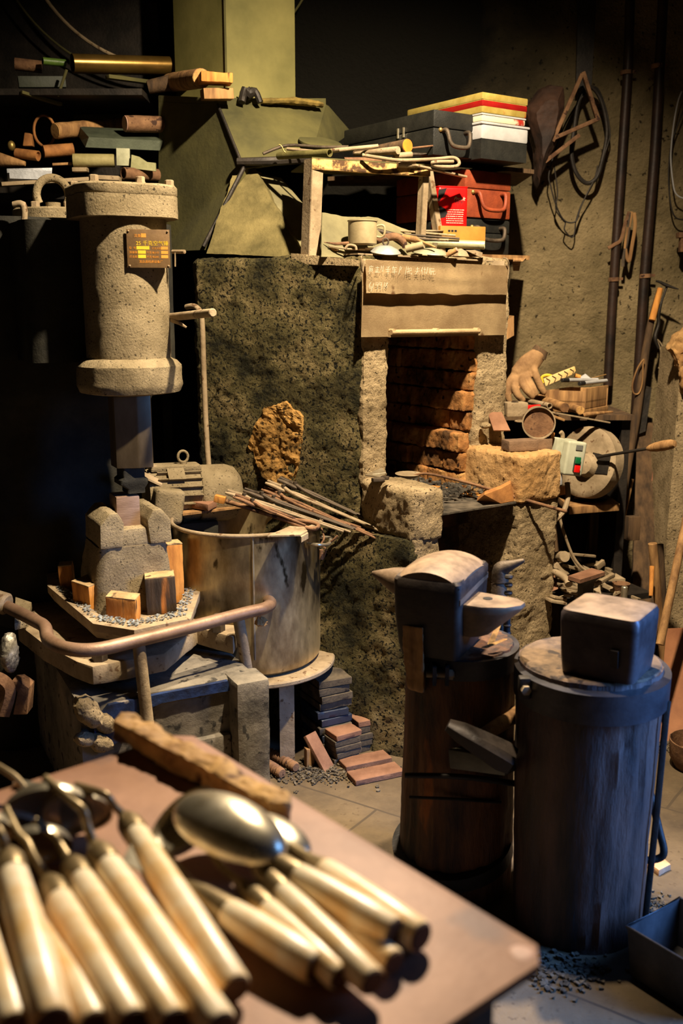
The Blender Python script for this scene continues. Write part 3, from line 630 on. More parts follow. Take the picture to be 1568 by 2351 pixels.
# bed plate with nuts
zb = .435
bd = [Z(212, 1530, zb), Z(378, 1500, zb), Z(452, 1440, zb), Z(535, 1462, zb), V((-.26, 2.75, zb)), V((-.45, 3.05, zb)), V((-1.15, 3.05, zb)), Z(70, 1410, zb), Z(40, 1432, zb), Z(100, 1478, zb), Z(175, 1518, zb)]
b = MB(); b.prism([p + V((0, 0, -.05)) for p in bd], (0, 0, .05), bev=.006); b.rough(.004, 14, .02, 6); part(hm, 'bed_plate', b, dusty)
for (x, y) in ((229, 1515), (500, 1448)):
    p = Z(x, y, zb); b = MB(); b.lathe([(.020, 0), (.020, .018), (.011, .018), (.011, .045 if x > 400 else .028), (.009, .047 if x > 400 else .03)], Matrix.Translation(p), 6); part(hm, 'anchor_nut', b, iron, smooth=False)
# treadle bar looping round the front
zr_ = .50
tp = [Z(-60, 1345, zr_), Z(0, 1384, zr_), Z(78, 1424, zr_), Z(103, 1440, zr_), Z(112, 1470, zr_ - .01), Z(150, 1488, zr_), Z(215, 1492, zr_), Z(310, 1472, zr_), Z(430, 1442, zr_), Z(560, 1408, zr_), Z(606, 1397, zr_), Z(621, 1384, zr_), Z(598, 1370, zr_), Z(545, 1358, zr_), Z(462, 1356, zr_), V((-.44, 2.75, zr_))]
b = MB(); b.tube(tp, .0165, seg=14, smooth=5); tre = part(hm, 'treadle_bar', b, mat('handled_treadle_steel', (104, 78, 58), (140, 112, 88), scale=10, rough=.5, metal=.35, bump=.25, bscale=70), 'bent round treadle bar')
b = MB(); b.cyl(Z(318, 1476, zr_ - .01), Z(366, 1900, 0), .0155, .0155); part(hm, 'leg', b, dusty)
b = MB(); b.cyl(Z(547, 1416, zr_ - .01), Z(602, 1752, 0.0), .0155); part(hm, 'leg', b, dusty)
b = MB(); b.cyl(Z(-40, 1370, .52), Z(18, 1388, .505), .03, bev=.006); part(hm, 'treadle_bearing', b, dusty)
b = MB(); b.prism([Z(36, 1385, .47), Z(74, 1398, .47), Z(66, 1440, .45), Z(34, 1448, .45)], (0, 0, .02), bev=.003); part(hm, 'bed_lug', b, castdust)

bs_ = thing('machine_base', 'crumbling concrete machine base with flaking blue paint under the hammer', 'base', (-.5, 2.5, 0))
BF = rotz((-.62, 2.235, 0), 27)
b = MB(); b.box((.46, .8, .355), BF @ Matrix.Translation(V((.22, .40, .1775))), bev=.02); b.rough(.008, 10, .018, 5); part(bs_, 'block', b, basem)
b = MB(); b.box((.09, .10, .36), BF @ Matrix.Translation(V((.415, -.012, .18))), bev=.012); b.box((.28, .03, .21), BF @ Matrix.Translation(V((.23, -.004, .105))), bev=.01); b.rough(.006, 14, .015, 5); part(bs_, 'buttress', b, basem)
b = MB(); pz = lambda x, y: BF @ V((x, -.012, y))
b.prism([pz(.03, .23), pz(.09, .25), pz(.12, .31), pz(.19, .325), pz(.37, .325), pz(.365, .352), pz(.2, .350), pz(.06, .345), pz(.02, .30)], BF.to_3x3() @ V((0, .012, 0))); b.rough(.003, 20, .012, 2)
part(bs_, 'blue_paint', b, mat('flaking_blue_paint', (10, 16, 34), (26, 48, 92), scale=16, rough=.6, bump=.5, bscale=60, speck=(150, 140, 128), sscale=18, sthr=.62), 'flaking blue paint')
b = MB()
rr = random.Random(2)
for x, z, s in ((.01, .34, .05), (.05, .30, .035), (.0, .27, .03), (.035, .255, .035), (.09, .30, .022)): b.ball(BF @ V((x, -.012, z)), (s, s * .6, s * .7), Euler((rr.random(), rr.random(), rr.random())).to_matrix(), 8, 6)
b.rough(.012, 22, .012, 8); part(bs_, 'broken_corner', b, concrete, 'broken pale mortar corner')
# wooden blocks standing round the anvil column in the tray
def wblock(px, py, yy, w, d, h, yaw, tilt, lab, zz=.492, mm=None):
    M = eul(Z(px, py, zz), tilt[0], tilt[1], yaw); t = thing('wooden_block', lab, 'block', M=M, group='wooden blocks in the hammer tray')
    b = MB(); b.box((w, d, h), M @ Matrix.Translation(V((0, 0, h / 2))), bev=.003); b.rough(.0035, 30, .012, px); part(t, 'block', b, mm or woodor, 'split wood')
    b = MB(); b.box((w * .98, d * .98, .003), M @ Matrix.Translation(V((0, 0, h + .001)))); b.rough(.002, 30, .012, px); part(t, 'dusty_top', b, woodtop, 'dusty sawn top')
wblock(158, 1362, 0, .037, .05, .085, 10, (0, -3), 'slim tall orange wooden block at the left end of the hammer tray')
wblock(208, 1402, 0, .068, .055, .085, -35, (6, 4), 'fat squarish wooden block second from left in the hammer tray')
wblock(284, 1420, 0, .080, .04, .065, -8, (8, 4), 'wide low wooden block with two split orange faces in the tray')
wblock(372, 1402, 0, .078, .055, .10, 12, (2, -2), 'dark-faced wooden block with one orange edge in the tray', mm=mat('dark_split_wood', (34, 26, 18), (74, 56, 36), scale=6, rough=.8, bump=.6, bscale=30, stretch=(5, 5, .7), speck=(190, 116, 44), sscale=3, sthr=.62))
wblock(400, 1380, 0, .045, .05, .165, 25, (0, 0), 'tallest wooden block at the right of the anvil column')
b = MB(); rf = random.Random(5)
def fl_():
    k = rf.randrange(1, 5); s = rf.random(); p = oc[k].lerp(oc[k + 1], s); q = cen + (p - cen) * rf.uniform(.80, .93); return V((q.x, q.y, zt + .003))
chips(b, 420, fl_, .002, .006, .25, rf)
solo('iron_scale', 'glittering grey iron scale flakes scattered along the hammer tray rim', 'flakes', b, flakem, kind='stuff')
# left edge: stirrups and a cindery lump
for i, (x, lab) in enumerate(((0, 'curved tan iron jaw at the left photo edge beside the treadle'), (48, 'square-bent tan iron bracket just right of the curved jaw'))):
    b = MB(); f = lambda px, py: W(x + px, py, 2.36)
    if i == 0: b.tube([f(-40, 1572), f(-10, 1560), f(14, 1575), f(14, 1600), f(2, 1640)], .014, seg=4, flat=1.6, smooth=4)
    else: b.prism([f(-24, 1566), f(-6, 1564), f(18, 1580), f(14, 1641), f(-18, 1641), f(-8, 1590)], (.0, .05, 0), bev=.002)
    solo('iron_bracket', lab, 'bracket', b, rust)
b = MB(); b.ball(W(22, 1500, 2.40), (.024, .03, .055), seg=12, rings=10); b.rough(.016, 22, .008, 3); solo('clinker_lump', 'glittery grey clinker lump hanging by the treadle at the left edge', 'clinker', b, mat('glittery_clinker', (96, 90, 80), (176, 168, 150), scale=80, rough=.4, metal=.4, bump=.6))

# ================================================================ electric motor
MC = W(412, 1135, 2.93); mdir = V((.93, .36, -.02)).normalized(); MM = frame(MC, mdir)   # x along the shaft
mo = thing('electric_motor', 'dust-coated finned electric motor beside the forge wall', 'motor', MC + V((0, 0, -.1)))
rm = .080
b = MB(); ROT = MM @ Matrix.Rotation(math.pi / 2, 4, 'Y')
b.lathe([(.03, -.105), (rm * .96, -.10), (rm, -.092), (rm, .06), (rm * .95, .065)], ROT, 40); b.rough(.001, 20, .03, 1); part(mo, 'housing', b, castdust)
for k in range(13):
    a = R_(-10 + k * 16.5); c, s_ = math.cos(a), math.sin(a)
    if 5 <= k <= 7: continue
    m = MM @ Matrix.Rotation(a - math.pi / 2, 4, 'X'); b = MB(); b.box((.13, .004, .013), m @ Matrix.Translation(V((-.01, 0, rm + .005))), bev=.001); part(mo, 'fin', b, castdust)
b = MB(); b.box((.15, .075, .016), MM @ Matrix.Translation(V((-.015, .0, rm + .004))), bev=.004); part(mo, 'top_rail', b, castdust)
b = MB(); b.lathe([(rm * 1.04, .055), (rm * 1.08, .06), (rm * 1.08, .14), (rm * .98, .165), (rm * .7, .182), (.001, .188)], ROT, 40); b.rough(.001, 20, .02, 1); part(mo, 'fan_cowl', b, castdust, 'domed fan cowl')
b = MB(); tb = MM @ Matrix.Translation(V((-.055, -.088, -.012))) @ Matrix.Rotation(R_(8), 4, 'Y'); b.box((.085, .075, .098), tb, bev=.014, seg=3); b.rough(.0015, 20, .02, 2); part(mo, 'terminal_box', b, castdust, 'rounded terminal box')
b = MB(); ep = MM @ V((.012, 0, rm + .034)); b.tube([ep + mdir * (.015 * math.cos(R_(a))) + V((0, 0, .017 * math.sin(R_(a)))) for a in range(0, 360, 20)], .0042, seg=10, closed=True); b.cyl(ep + V((0, 0, -.024)), ep + V((0, 0, -.014)), .009); part(mo, 'eye_bolt', b, castdust)
b = MB(); b.box((.05, .045, .002), MM @ Matrix.Rotation(R_(38), 4, 'X') @ Matrix.Translation(V((-.02, 0, rm + .012)))); part(mo, 'blank_plate', b, castdust)
b = MB(); b.hexa([W(345, 1072, 2.86), W(398, 1096, 2.90), W(398, 1090, 2.92), W(345, 1066, 2.88)] + [q + V((0, 0, .006)) for q in (W(345, 1072, 2.86), W(398, 1096, 2.90), W(398, 1090, 2.92), W(345, 1066, 2.88))]); part(mo, 'stay_bar', b, dusty)
b = MB(); q4 = [W(312, 1090, 2.80), W(372, 1118, 2.84), W(374, 1108, 2.86), W(314, 1080, 2.82)]; b.hexa(q4 + [q + V((0, 0, .006)) for q in q4]); part(mo, 'stay_bar', b, dusty)
b = MB(); b.tube([W(376, 1196, 2.79), W(372, 1212, 2.78), W(377, 1232, 2.77), W(395, 1246, 2.75)], .009, seg=10, smooth=4); b.tube([W(372, 1206, 2.78), W(384, 1202, 2.77), W(394, 1210, 2.76)], .006, seg=10, smooth=3); part(mo, 'conduit', b, dusty, 'hooked conduit')
b = MB(); b.box((.20, .14, MC.z - .075), Matrix.Translation(V((MC.x, MC.y + .0, (MC.z - .075) / 2))) @ Matrix.Rotation(R_(22), 4, 'Z'), bev=.01); b.rough(.004, 10, .03, 1); part(mo, 'pedestal', b, castdark)
# rod with bent top leaning on the forge wall
b = MB(); b.tube([W(428, 705, 3.06), W(444, 703, 3.04), W(458, 714, 3.02), W(464, 745, 3.02), W(468, 860, 3.02), W(474, 1000, 3.02), W(482, 1110, 3.01), W(490, 1250, 3.0)], .0085, seg=10, smooth=4)
solo('bent_rod', 'long thin dusty rod with hooked top leaning on the sooty forge wall', 'rod', b, dusty)

# ================================================================ stock pot on its stool
PC = V((-.272, 2.80, 0)); zt0, zt1 = .275, .688; pr = .209
sl = thing('pot_stool', 'round rusty iron stool under the big steel pot', 'stool', (PC.x, PC.y, 0))
sc_ = V((PC.x + .020, PC.y - .01, 0))
b = MB(); b.lathe([(.0, .258), (.228, .258), (.232, .262), (.232, .270), (.228, .274), (.0, .274)], Matrix.Translation(sc_), 64); part(sl, 'disc', b, dusty)
for a in (-58, 62, 182):
    p = sc_ + V((math.cos(R_(a)) * .185, math.sin(R_(a)) * .185, 0)); b = MB(); m = rotz(p, a + 60); b.box((.042, .005, .258), m @ Matrix.Translation(V((0, 0, .129)))); b.box((.005, .035, .258), m @ Matrix.Translation(V((-.019, .018, .129)))); part(sl, 'leg', b, dusty)
po = thing('stock_pot', 'large dented stainless stock pot with a rolled rim and soot stains', 'pot', (PC.x, PC.y, zt0))
b = MB(); b.lathe([(.0, zt0 + .004), (pr - .014, zt0 + .001), (pr - .002, zt0 + .012), (pr, zt0 + .03), (pr + .003, zt1 - .01), (pr - .001, zt1 - .01), (pr - .004, zt0 + .03), (.0, zt0 + .012)], Matrix.Translation(PC), 96)
for v in b.bm.verts:
    q = v.co - PC; rad = V((q.x, q.y, 0));
    if rad.length > .1: v.co += rad.normalized() * .004 * noise.noise(V((math.atan2(q.y, q.x) * 2, q.z * 5, 3)))
part(po, 'body', b, potm)
b = MB(); b.tube([PC + V((math.cos(a) * (pr + .006), math.sin(a) * (pr + .006), zt1 - .004)) for a in [k * 2 * math.pi / 72 for k in range(72)]], .0062, seg=10, closed=True); part(po, 'rim', b, dusty, 'dusty rolled rim')
b = MB(); sd = V((.16, -.98, 0)).normalized(); b.tube([PC + sd * (pr + .004) + V((0, 0, zt1 + .003)), PC + sd * (pr + .008) + V((0, 0, zt1 - .05)), PC + sd * (pr + .006) + V((0, 0, zt0 + .06))], .0028, seg=8); part(po, 'side_seam', b, steel, 'welded vertical seam')
for a in (-25,):
    b = MB(); d = V((math.cos(R_(a)), math.sin(R_(a)), 0)); tt = V((-d.y, d.x, 0)); hb = PC + d * (pr + .006) + V((0, 0, zt1 - .045))
    b.tube([hb - tt * .04, hb - tt * .042 + d * .03, hb + d * .045 - V((0, 0, .006)), hb + tt * .042 + d * .03, hb + tt * .04], .005, seg=8, smooth=5); part(po, 'handle', b, steel)
b = MB(); dn = lambda x, y, z=zt1 + .004: Z(x, y, z)
b.prism([dn(614, 1233), dn(672, 1208), dn(698, 1212), dn(706, 1222), dn(690, 1231)], (0, 0, .004)); b.prism([dn(690, 1231), dn(706, 1222), dn(708, 1224), dn(692, 1233)], (0.0, -.003, -.014)); solo('rim_clip', 'folded steel shield clipped over the front rim of the pot', 'clip', b, dusty)
b = MB(); b.prism([Z(402, 1172, zt1 + .004), Z(420, 1184, zt1 + .004), Z(560, 1166, zt1 + .004), Z(590, 1150, zt1 + .004), Z(520, 1148, zt1 + .004), Z(430, 1158, zt1 + .004)], (0, 0, .006)); b.rough(.002, 12, .03, 3)
solo('cover_board', 'thin brown board covering the back of the pot mouth', 'board', b, woodbr)
b = MB(); b.prism([Z(394, 1158, .702), Z(478, 1174, .702), Z(507, 1159, .702), Z(412, 1149, .702)], (0, 0, .020), bev=.002); b.rough(.0025, 22, .012, 3)
solo('broken_tile', 'broken orange-topped tile piece lying on the pot cover board', 'tile', b, tilem)
# wire hook and rag
b = MB(); b.tube([W(738, 1212, 2.74), W(744, 1235, 2.72), W(738, 1250, 2.71), W(748, 1262, 2.70), W(740, 1285, 2.70)], .0028, seg=6, smooth=4); b.tube([W(744, 1252, 2.71), W(765, 1240, 2.7), W(775, 1230, 2.7)], .0035, seg=6); b.cyl(W(738, 1262, 2.70), W(737, 1284, 2.70), .006)
solo('wire_hook', 'twisted rusty wire hook with a cork dangling at the pot handle', 'hook', b, rust)
b = MB(); b.ball(W(600, 1428, 2.54), (.018, .012, .014), seg=12, rings=8); b.rough(.014, 40, .004, 2); solo('rag_knot', 'small frayed ochre rag knot caught on the treadle bar', 'rag', b, ragm)
# tongs bundle on the pot
def tongs(lab, a, c, gap, jaw, lenj, m=rust, fat=.0052):
    a = V(a); c = V(c); d = (c - a).normalized(); sid = d.cross(V((0, 0, 1))).normalized(); t = thing('tongs', lab, 'tongs', a, group='blacksmith tongs lying across the pot')
    L_ = (c - a).length
    for s in (-1, 1):
        b = MB()
        pts = [a - sid * s * .009 + V((0, 0, .002 * s)), a - sid * s * .013 + d * lenj * .5, a + d * lenj - sid * s * .002 + V((0, 0, .004 * s)), a + d * (lenj + .05) + sid * s * .010, a + d * (L_ * .6) + sid * s * gap * .8, c + sid * s * gap + d * rnd.uniform(-.015, .015)]
        b.tube(pts, [fat * jaw * .6, fat * jaw, fat * 1.35, fat, fat * .8, fat * .7], seg=9, smooth=5, flat=.85); part(t, 'rein', b, m)
    b = MB(); q = a + d * lenj; b.cyl(q + V((0, 0, -.011)), q + V((0, 0, .013)), .006); part(t, 'rivet', b, iron)
    return t
Y0 = 2.86
tl = [('flat-jawed rust-brown tongs lying nearest the pot front edge', (538, 1138, 2.70), (712, 1207, 2.66), .012, 1.3),
      ('splayed-jaw tongs with twig-like jaws left in the bundle', (520, 1130, 2.78), (800, 1222, 2.72), .010, 1.5),
      ('thick brown tongs topmost in the middle of the bundle', (560, 1127, 2.80), (815, 1215, 2.76), .008, 1.2),
      ('grey pitted tongs behind the thick brown pair', (588, 1138, 2.84), (838, 1216, 2.79), .009, 1.4),
      ('long dark tongs reaching furthest right over the forge corner', (612, 1112, 2.88), (893, 1226, 2.80), .007, 1.3),
      ('curled-jaw tongs with light ash at the back of the bundle', (640, 1106, 2.92), (880, 1208, 2.85), .008, 1.6),
      ('slender rusty tongs under the long dark pair', (604, 1130, 2.87), (878, 1240, 2.75), .008, 1.1)]
for i, (lab, a, c, g, j) in enumerate(tl):
    tongs(lab, W(*a) + V((0, 0, .002 * i)), W(*c), g, j, .055, (rust, dusty, iron)[i % 3])
po2 = thing('poker', 'iron poker with an orange square wooden grip, its loop handle over the pot rim', 'poker', W(500, 1148, 2.72))
b = MB(); b.box((.030, .020, .020), frame(W(505, 1146, 2.72), W(540, 1156, 2.71) - W(488, 1143, 2.72)), bev=.002); part(po2, 'grip', b, woodor)
b = MB(); b.tube([W(520, 1151, 2.715), W(560, 1163, 2.70), W(650, 1192, 2.67), W(690, 1208, 2.655), W(722, 1214, 2.65), W(731, 1206, 2.66), W(715, 1199, 2.67), W(672, 1193, 2.68)], [.007, .0065, .0065, .0065, .006, .006, .006, .006], seg=10, smooth=5); part(po2, 'rod', b, rust)

# ================================================================ tiles and scraps on the floor by the stool
def tile(p, w, d, h, yaw, lab, tilt=(0, 0), grp='terracotta tiles stacked by the forge', m=tilem, seed=0):
    M = eul(p, tilt[0], tilt[1], yaw); b = MB(); b.box((w, d, h), M @ Matrix.Translation(V((0, 0, h / 2))), bev=.0015, seg=1); b.rough(.0028, 26, .012, seed)
    return solo('terracotta_tile', lab, 'tile', b, m, group=grp)
ordn = ['lowest', 'second', 'third', 'fourth', 'fifth', 'sixth', 'seventh', 'eighth', 'ninth', 'topmost']
rt = random.Random(9)
base = Z(790, 1706, 0)
pt = Z(748, 1712, 0)
for i in range(10):
    tile(pt + V((rt.uniform(-.006, .006), rt.uniform(-.006, .006), i * .0235)), .105 - .003 * (i % 3), .13, .0215, 28 + rt.uniform(-4, 4), 'dark blue-edged tile, %s from below in the tall back stack' % ordn[i] if i < 9 else 'dusty brown tile topmost on the tall back stack', m=tileedge if i > 6 else (bluetile if i in (4, 5, 2) else tileedge), seed=i)
p1, p2 = Z(772, 1730, 0), Z(820, 1708, 0)
for i in range(5):
    top = i == 4
    tile(p1 + V((rt.uniform(-.004, .004), rt.uniform(-.004, .004), i * .0185)), .085, .13, .017, 32 + rt.uniform(-3, 3), ('clean terracotta tile topmost on the left low stack' if top else 'chipped tile %s from below in the left low stack' % ordn[i]), m=tilem if top else tileedge, seed=20 + i)
for i in range(5):
    top = i == 4
    tile(p2 + V((.012 + rt.uniform(-.004, .004), .015 + rt.uniform(-.004, .004), i * .0195)), .085, .13, .018, 30 + rt.uniform(-3, 3), ('clean terracotta tile topmost on the right low stack' if top else 'chipped tile %s from below in the right low stack' % ordn[i]), m=tilem if top else tileedge, seed=40 + i)
tile(Z(838, 1752, .001), .145, .058, .016, 24, 'flat floor tile, farther half of the split pair', seed=60); tile(Z(862, 1782, .001), .150, .062, .016, 24, 'flat floor tile, nearer half of the split pair', seed=61)
b = MB(); M = eul(Z(742, 1752, .012), 0, 52, -38)
b.prism([M @ V(q) for q in ((-.09, -.022, 0), (-.09, .022, 0), (.02, .022, 0), (.045, .010, 0), (.045, -.010, 0), (.02, -.022, 0))], M.to_3x3() @ V((0, 0, .012)), bev=.001); solo('tile_strip', 'narrow tile strip with clipped corners leaning by the low stacks', 'tile', b, tilem)
b = MB(); b.box((.024, .022, .055), rotz(Z(710, 1757, 0), 25), bev=.002, base=True); b.rough(.002, 30, .01, 4); solo('wood_stub', 'short upright square wooden stub beside the stool leg', 'wood', b, woodbr)
for i, (x0, y0, x1, y1, lab) in enumerate(((620, 1728, 680, 1762, 'coiled rust-brown bar end lying right of the railing leg'), (604, 1748, 648, 1776, 'second ridged bar end lying nearer the table edge'))):
    b = MB(); a, c = Z(x0, y0, .016), Z(x1, y1, .016); n = 28; prf = []
    for k in range(n + 1): prf.append((.0135 + .0022 * math.sin(k * 2.2), (c - a).length * k / n))
    b.lathe([(.001, 0)] + prf + [(.001, (c - a).length)], along(a, c), 18); solo('ridged_bar', lab, 'bar', b, rust, group='ridged bar ends on the floor')
b = MB(); rg = random.Random(12)
chips(b, 500, lambda: Z(rg.gauss(735, 60), rg.gauss(1772, 16), .002), .002, .007, .5, rg)
solo('floor_debris', 'dark grit and scale crumbs on the floor before the stool', 'debris', b, gritm, kind='stuff')
# ================================================================ left stump and horned anvil
S1 = V((.262, 2.075, 0))
s1 = thing('anvil_stump', 'tall charred round log stump carrying the horned anvil', 'stump', S1)
def log(mb, c, prof, seg, amp, sc, seed):
    mb.lathe(prof, Matrix.Translation(c), seg); mb.rough(amp, sc, .022, seed)
    for v in mb.bm.verts:                                   # long splits in the wood
        q = v.co - c; r = math.hypot(q.x, q.y)
        if r > .06 and prof[1][1] < q.z:
            a = math.atan2(q.y, q.x); g = noise.noise(V((math.cos(a) * 5, math.sin(a) * 5, q.z * .9 + seed)))
            k = max(0, 1 - abs(g) * 9) * .006; v.co -= V((q.x, q.y, 0)) / r * k
b = MB(); log(b, S1, [(.10, 0), (.128, .0), (.128, .1), (.124, .3), (.118, .56), (.112, .572), (.001, .575)], 60, .006, 9, 3); part(s1, 'log', b, barkm)
b = MB(); b.lathe([(.1175, .525), (.125, .525), (.126, .568), (.119, .568)], Matrix.Translation(S1), 60)
strap = part(s1, 'hoop', b, mat('bluish_black_hoop', (40, 38, 40), (72, 68, 68), scale=9, rough=.42, metal=.5, bump=.2), 'black iron hoop')
cl = W(1008, 1543, 1.965)
for dx, nm in ((-.012, 0), (.014, 0)):
    b = MB(); b.hexa([cl + V((dx - .004, -.028, -.02)), cl + V((dx + .004, -.028, -.02)), cl + V((dx + .010, .02, -.02)), cl + V((dx - .002, .02, -.02)), cl + V((dx - .004, -.028, .02)), cl + V((dx + .004, -.028, .02)), cl + V((dx + .010, .02, .02)), cl + V((dx - .002, .02, .02))]); part(strap, 'clamp_ear', b, ironblk)
b = MB(); b.cyl(cl + V((-.028, -.014, 0)), cl + V((.030, -.014, 0)), .006); b.lathe([(.011, 0), (.011, .009), (.001, .010)], along(cl + V((.018, -.014, 0)), cl + V((.06, -.014, 0))), 6); part(strap, 'clamp_bolt', b, dusty)
b = MB(); b.lathe([(.129, .05), (.136, .05), (.136, .085), (.129, .085)], eul(S1 + V((0, 0, .02)), 9, -8, 0), 60); part(s1, 'foot_hoop', b, ironblk, 'loose iron hoop near the foot')
b = MB(); b.tube([W(930, 1780, 1.95), W(1040, 1782, 1.93), W(1120, 1790, 1.95), W(1230, 1806, 2.0)], [.006, .006, .0065, .008], seg=10, smooth=4); part(s1, 'tool_rail', b, ironblk, 'thin iron rail holding tools')
b = MB(); b.tube([W(940, 1830, 1.97), W(1050, 1835, 1.94), W(1150, 1842, 1.97)], .0035, seg=8, smooth=4); part(s1, 'wire_band', b, ironblk)
b = MB(); b.hexa([W(935, 1580, 1.975), W(972, 1590, 1.95), W(975, 1588, 2.02), W(945, 1578, 2.03), W(922, 1434, 1.965), W(972, 1441, 1.935), W(976, 1430, 2.02), W(928, 1424, 2.03)], bev=.004); b.rough(.008, 22, .008, 3)
solo('wooden_wedge', 'bright orange-brown wooden wedge driven in beside the horned anvil', 'wedge', b, woodbr)
an = thing('horned_anvil', 'old black anvil with domed face, round horn and stepped beak', 'anvil', (.225, 2.03, .575))
AM = Matrix.Translation(V((.213, 2.03, 0))) @ Matrix.Rotation(R_(-25), 4, 'Z')   # x: horn (-) to beak (+), y: away
b = MB(); rings = []
for z, s, sy in ((.576, .86, .80), (.60, .92, .86), (.66, .98, .95), (.72, 1.0, 1.0), (.742, 1.0, 1.0)):
    rings.append(rrect(0, 0, .072 * s, .102 * sy, .012, z, AM, 4))
top = rrect(0, 0, .068, .098, .012, .748, AM, 4); rings.append(top)
b.loft(rings); part(an, 'body', b, anvilside, 'dark worn body')
b = MB(); g = 14; vs = []
for j in range(g + 1):
    for i in range(g + 1):
        x, y = -1 + 2 * i / g, -1 + 2 * j / g
        sq = (abs(x) ** 8 + abs(y) ** 8); f = 1 - .035 * min(1, sq)
        z = .744 + .030 * (1 - .75 * x * x - .35 * y * y) - .006 * max(0, sq - .8)
        vs.append(AM @ V((x * .0725 * f, y * .1025 * f, z)))
n = g + 1; base_n = len(vs)
edge = [i for i in range(n)] + [k * n + g for k in range(1, n)] + [g * n + g - i for i in range(1, n)] + [(g - k) * n for k in range(1, g)]
fs = [(j * n + i, j * n + i + 1, (j + 1) * n + i + 1, (j + 1) * n + i) for j in range(g) for i in range(g)]
low = [V((vs[e].x, vs[e].y, .736)) for e in edge]; vs += low
fs += [(edge[i], edge[(i + 1) % len(edge)], base_n + (i + 1) % len(edge), base_n + i) for i in range(len(edge))]
b.add(vs, fs); part(an, 'face', b, anvilm, 'polished domed striking face')
b = MB(); rings = []
for t, r, dz in ((0, .040, 0), (.25, .036, .002), (.55, .026, .008), (.85, .012, .014), (1.0, .004, .017)):
    rings.append([AM @ V((-.06 - .105 * t, .01 + math.cos(k * 2 * math.pi / 20) * r, .698 + dz + math.sin(k * 2 * math.pi / 20) * r)) for k in range(20)])
b.loft(rings); part(an, 'horn', b, anvilm, 'round conical horn')
b = MB(); up, dn_ = [], []
prof = [(.062, -.074), (.11, -.076), (.155, -.058), (.180, -.030), (.182, -.006), (.160, .016), (.062, .030)]
b.loft([[AM @ V((.062 + (x - .062) * .42, y * .7 - .006, .625)) for x, y in prof], [AM @ V((.062 + (x - .062) * .92, y * .96, .678)) for x, y in prof], [AM @ V((x, y, .690)) for x, y in prof], [AM @ V((.062 + (x - .062) * .985, y * .985, .697)) for x, y in prof]])
part(an, 'beak', b, anvilm, 'flat stepped beak with a round hole')
b = MB(); b.lathe([(.010, 0), (.010, .0012), (.001, .0014)], AM @ Matrix.Translation(V((.104, -.012, .6968))), 20); part(an, 'hardy_hole', b, ironblk, 'dark round hole')
b = MB(); b.prism([AM @ V(q) for q in ((.068, -.095, .700), (.072, -.095, .700), (.072, .095, .712), (.068, .095, .712))], (0, 0, .012)); part(an, 'step', b, anvilm)
b = MB(); b.tube([W(1148, 1335, 2.22), W(1150, 1308, 2.22), W(1172, 1298, 2.21), W(1203, 1287, 2.2)], [.020, .019, .012, .004], seg=12, smooth=5); b.rough(.003, 30, .008, 3); b.cyl(W(1146, 1340, 2.22), (W(1146, 1340, 2.22).x, 2.19, .50), .018)
solo('bick_iron', 'small curved bick iron spike standing behind the horned anvil', 'anvil tool', b, iron)
b = MB(); a, c = W(1166, 1380, 2.17), V((.40, 2.10, 0)); b.cyl(V((a.x, a.y, 0)), a, .008); k = 0
for i in range(36): b.lathe([(.0082, 0), (.0102, .004), (.0082, .008)], Matrix.Translation(V((a.x, a.y, .02 + i * .019))), 10)
solo('rebar_stake', 'upright ribbed black rebar stake behind the horned anvil stump', 'rebar', b, ironblk)
for i, (q, lab) in enumerate((((1120, 1480, 1.99, 1146, 1424, 2.02), 'upright pale wood splinter tucked in the hoop below the beak'), ((1106, 1488, 1.97, 1156, 1468, 1.99), 'pale wood chip lying on the hoop below the beak'))):
    b = MB(); a, c = W(*q[:3]), W(*q[3:]); b.hexa([a, a + V((.012, 0, 0)), a + V((.012, .006, 0)), a + V((0, .006, 0)), c, c + V((.008, 0, 0)), c + V((.008, .004, 0)), c + V((0, .004, 0))]); solo('wood_splinter', lab, 'wood', b, woodlt)
# hammers held between the stumps
hh = thing('sledge_hammer', 'wedge-faced black hammer tucked against the stump, stub wooden handle', 'hammer', W(1100, 1730, 1.93))
b = MB(); rr4 = lambda c, ax, ay, w, h: [c + ax * (w * x) + ay * (h * y) for x, y in ((-1, -.6), (-.6, -1), (.6, -1), (1, -.6), (1, .6), (.6, 1), (-.6, 1), (-1, .6))]
h0, h1 = W(1028, 1664, 1.90), W(1176, 1748, 1.87); dv = (h1 - h0).normalized(); ax = V((0, .9, .3)).normalized(); ax = (ax - dv * ax.dot(dv)).normalized(); ay = dv.cross(ax)
b.loft([rr4(h0, ax, ay, .014, .010), rr4(h0.lerp(h1, .2), ax, ay, .022, .017), rr4(h0.lerp(h1, .5), ax, ay, .026, .022), rr4(h0.lerp(h1, .85), ax, ay, .030, .026), rr4(h1, ax, ay, .028, .022)]); part(hh, 'head', b, anvilside)
b = MB(); b.tube([W(1095, 1698, 1.92), W(1140, 1668, 1.96), W(1215, 1622, 2.06)], [.014, .016, .018], seg=12); b.rough(.0015, 20, .01, 2); part(hh, 'handle', b, woodbr)
h2 = thing('flat_hammer', 'square grey hammer head below the wedge-faced hammer, beside the tool rail', 'hammer', W(1105, 1760, 1.93))
b = MB(); b.hexa([W(1032, 1765, 1.90), W(1160, 1782, 1.87), W(1185, 1770, 1.93), W(1060, 1755, 1.95), W(1028, 1720, 1.90), W(1158, 1742, 1.87), W(1183, 1730, 1.93), W(1056, 1712, 1.95)], bev=.004); part(h2, 'head', b, mat('grey_hammer_steel', (70, 66, 54), (110, 104, 84), scale=9, rough=.5, metal=.4, bump=.2))
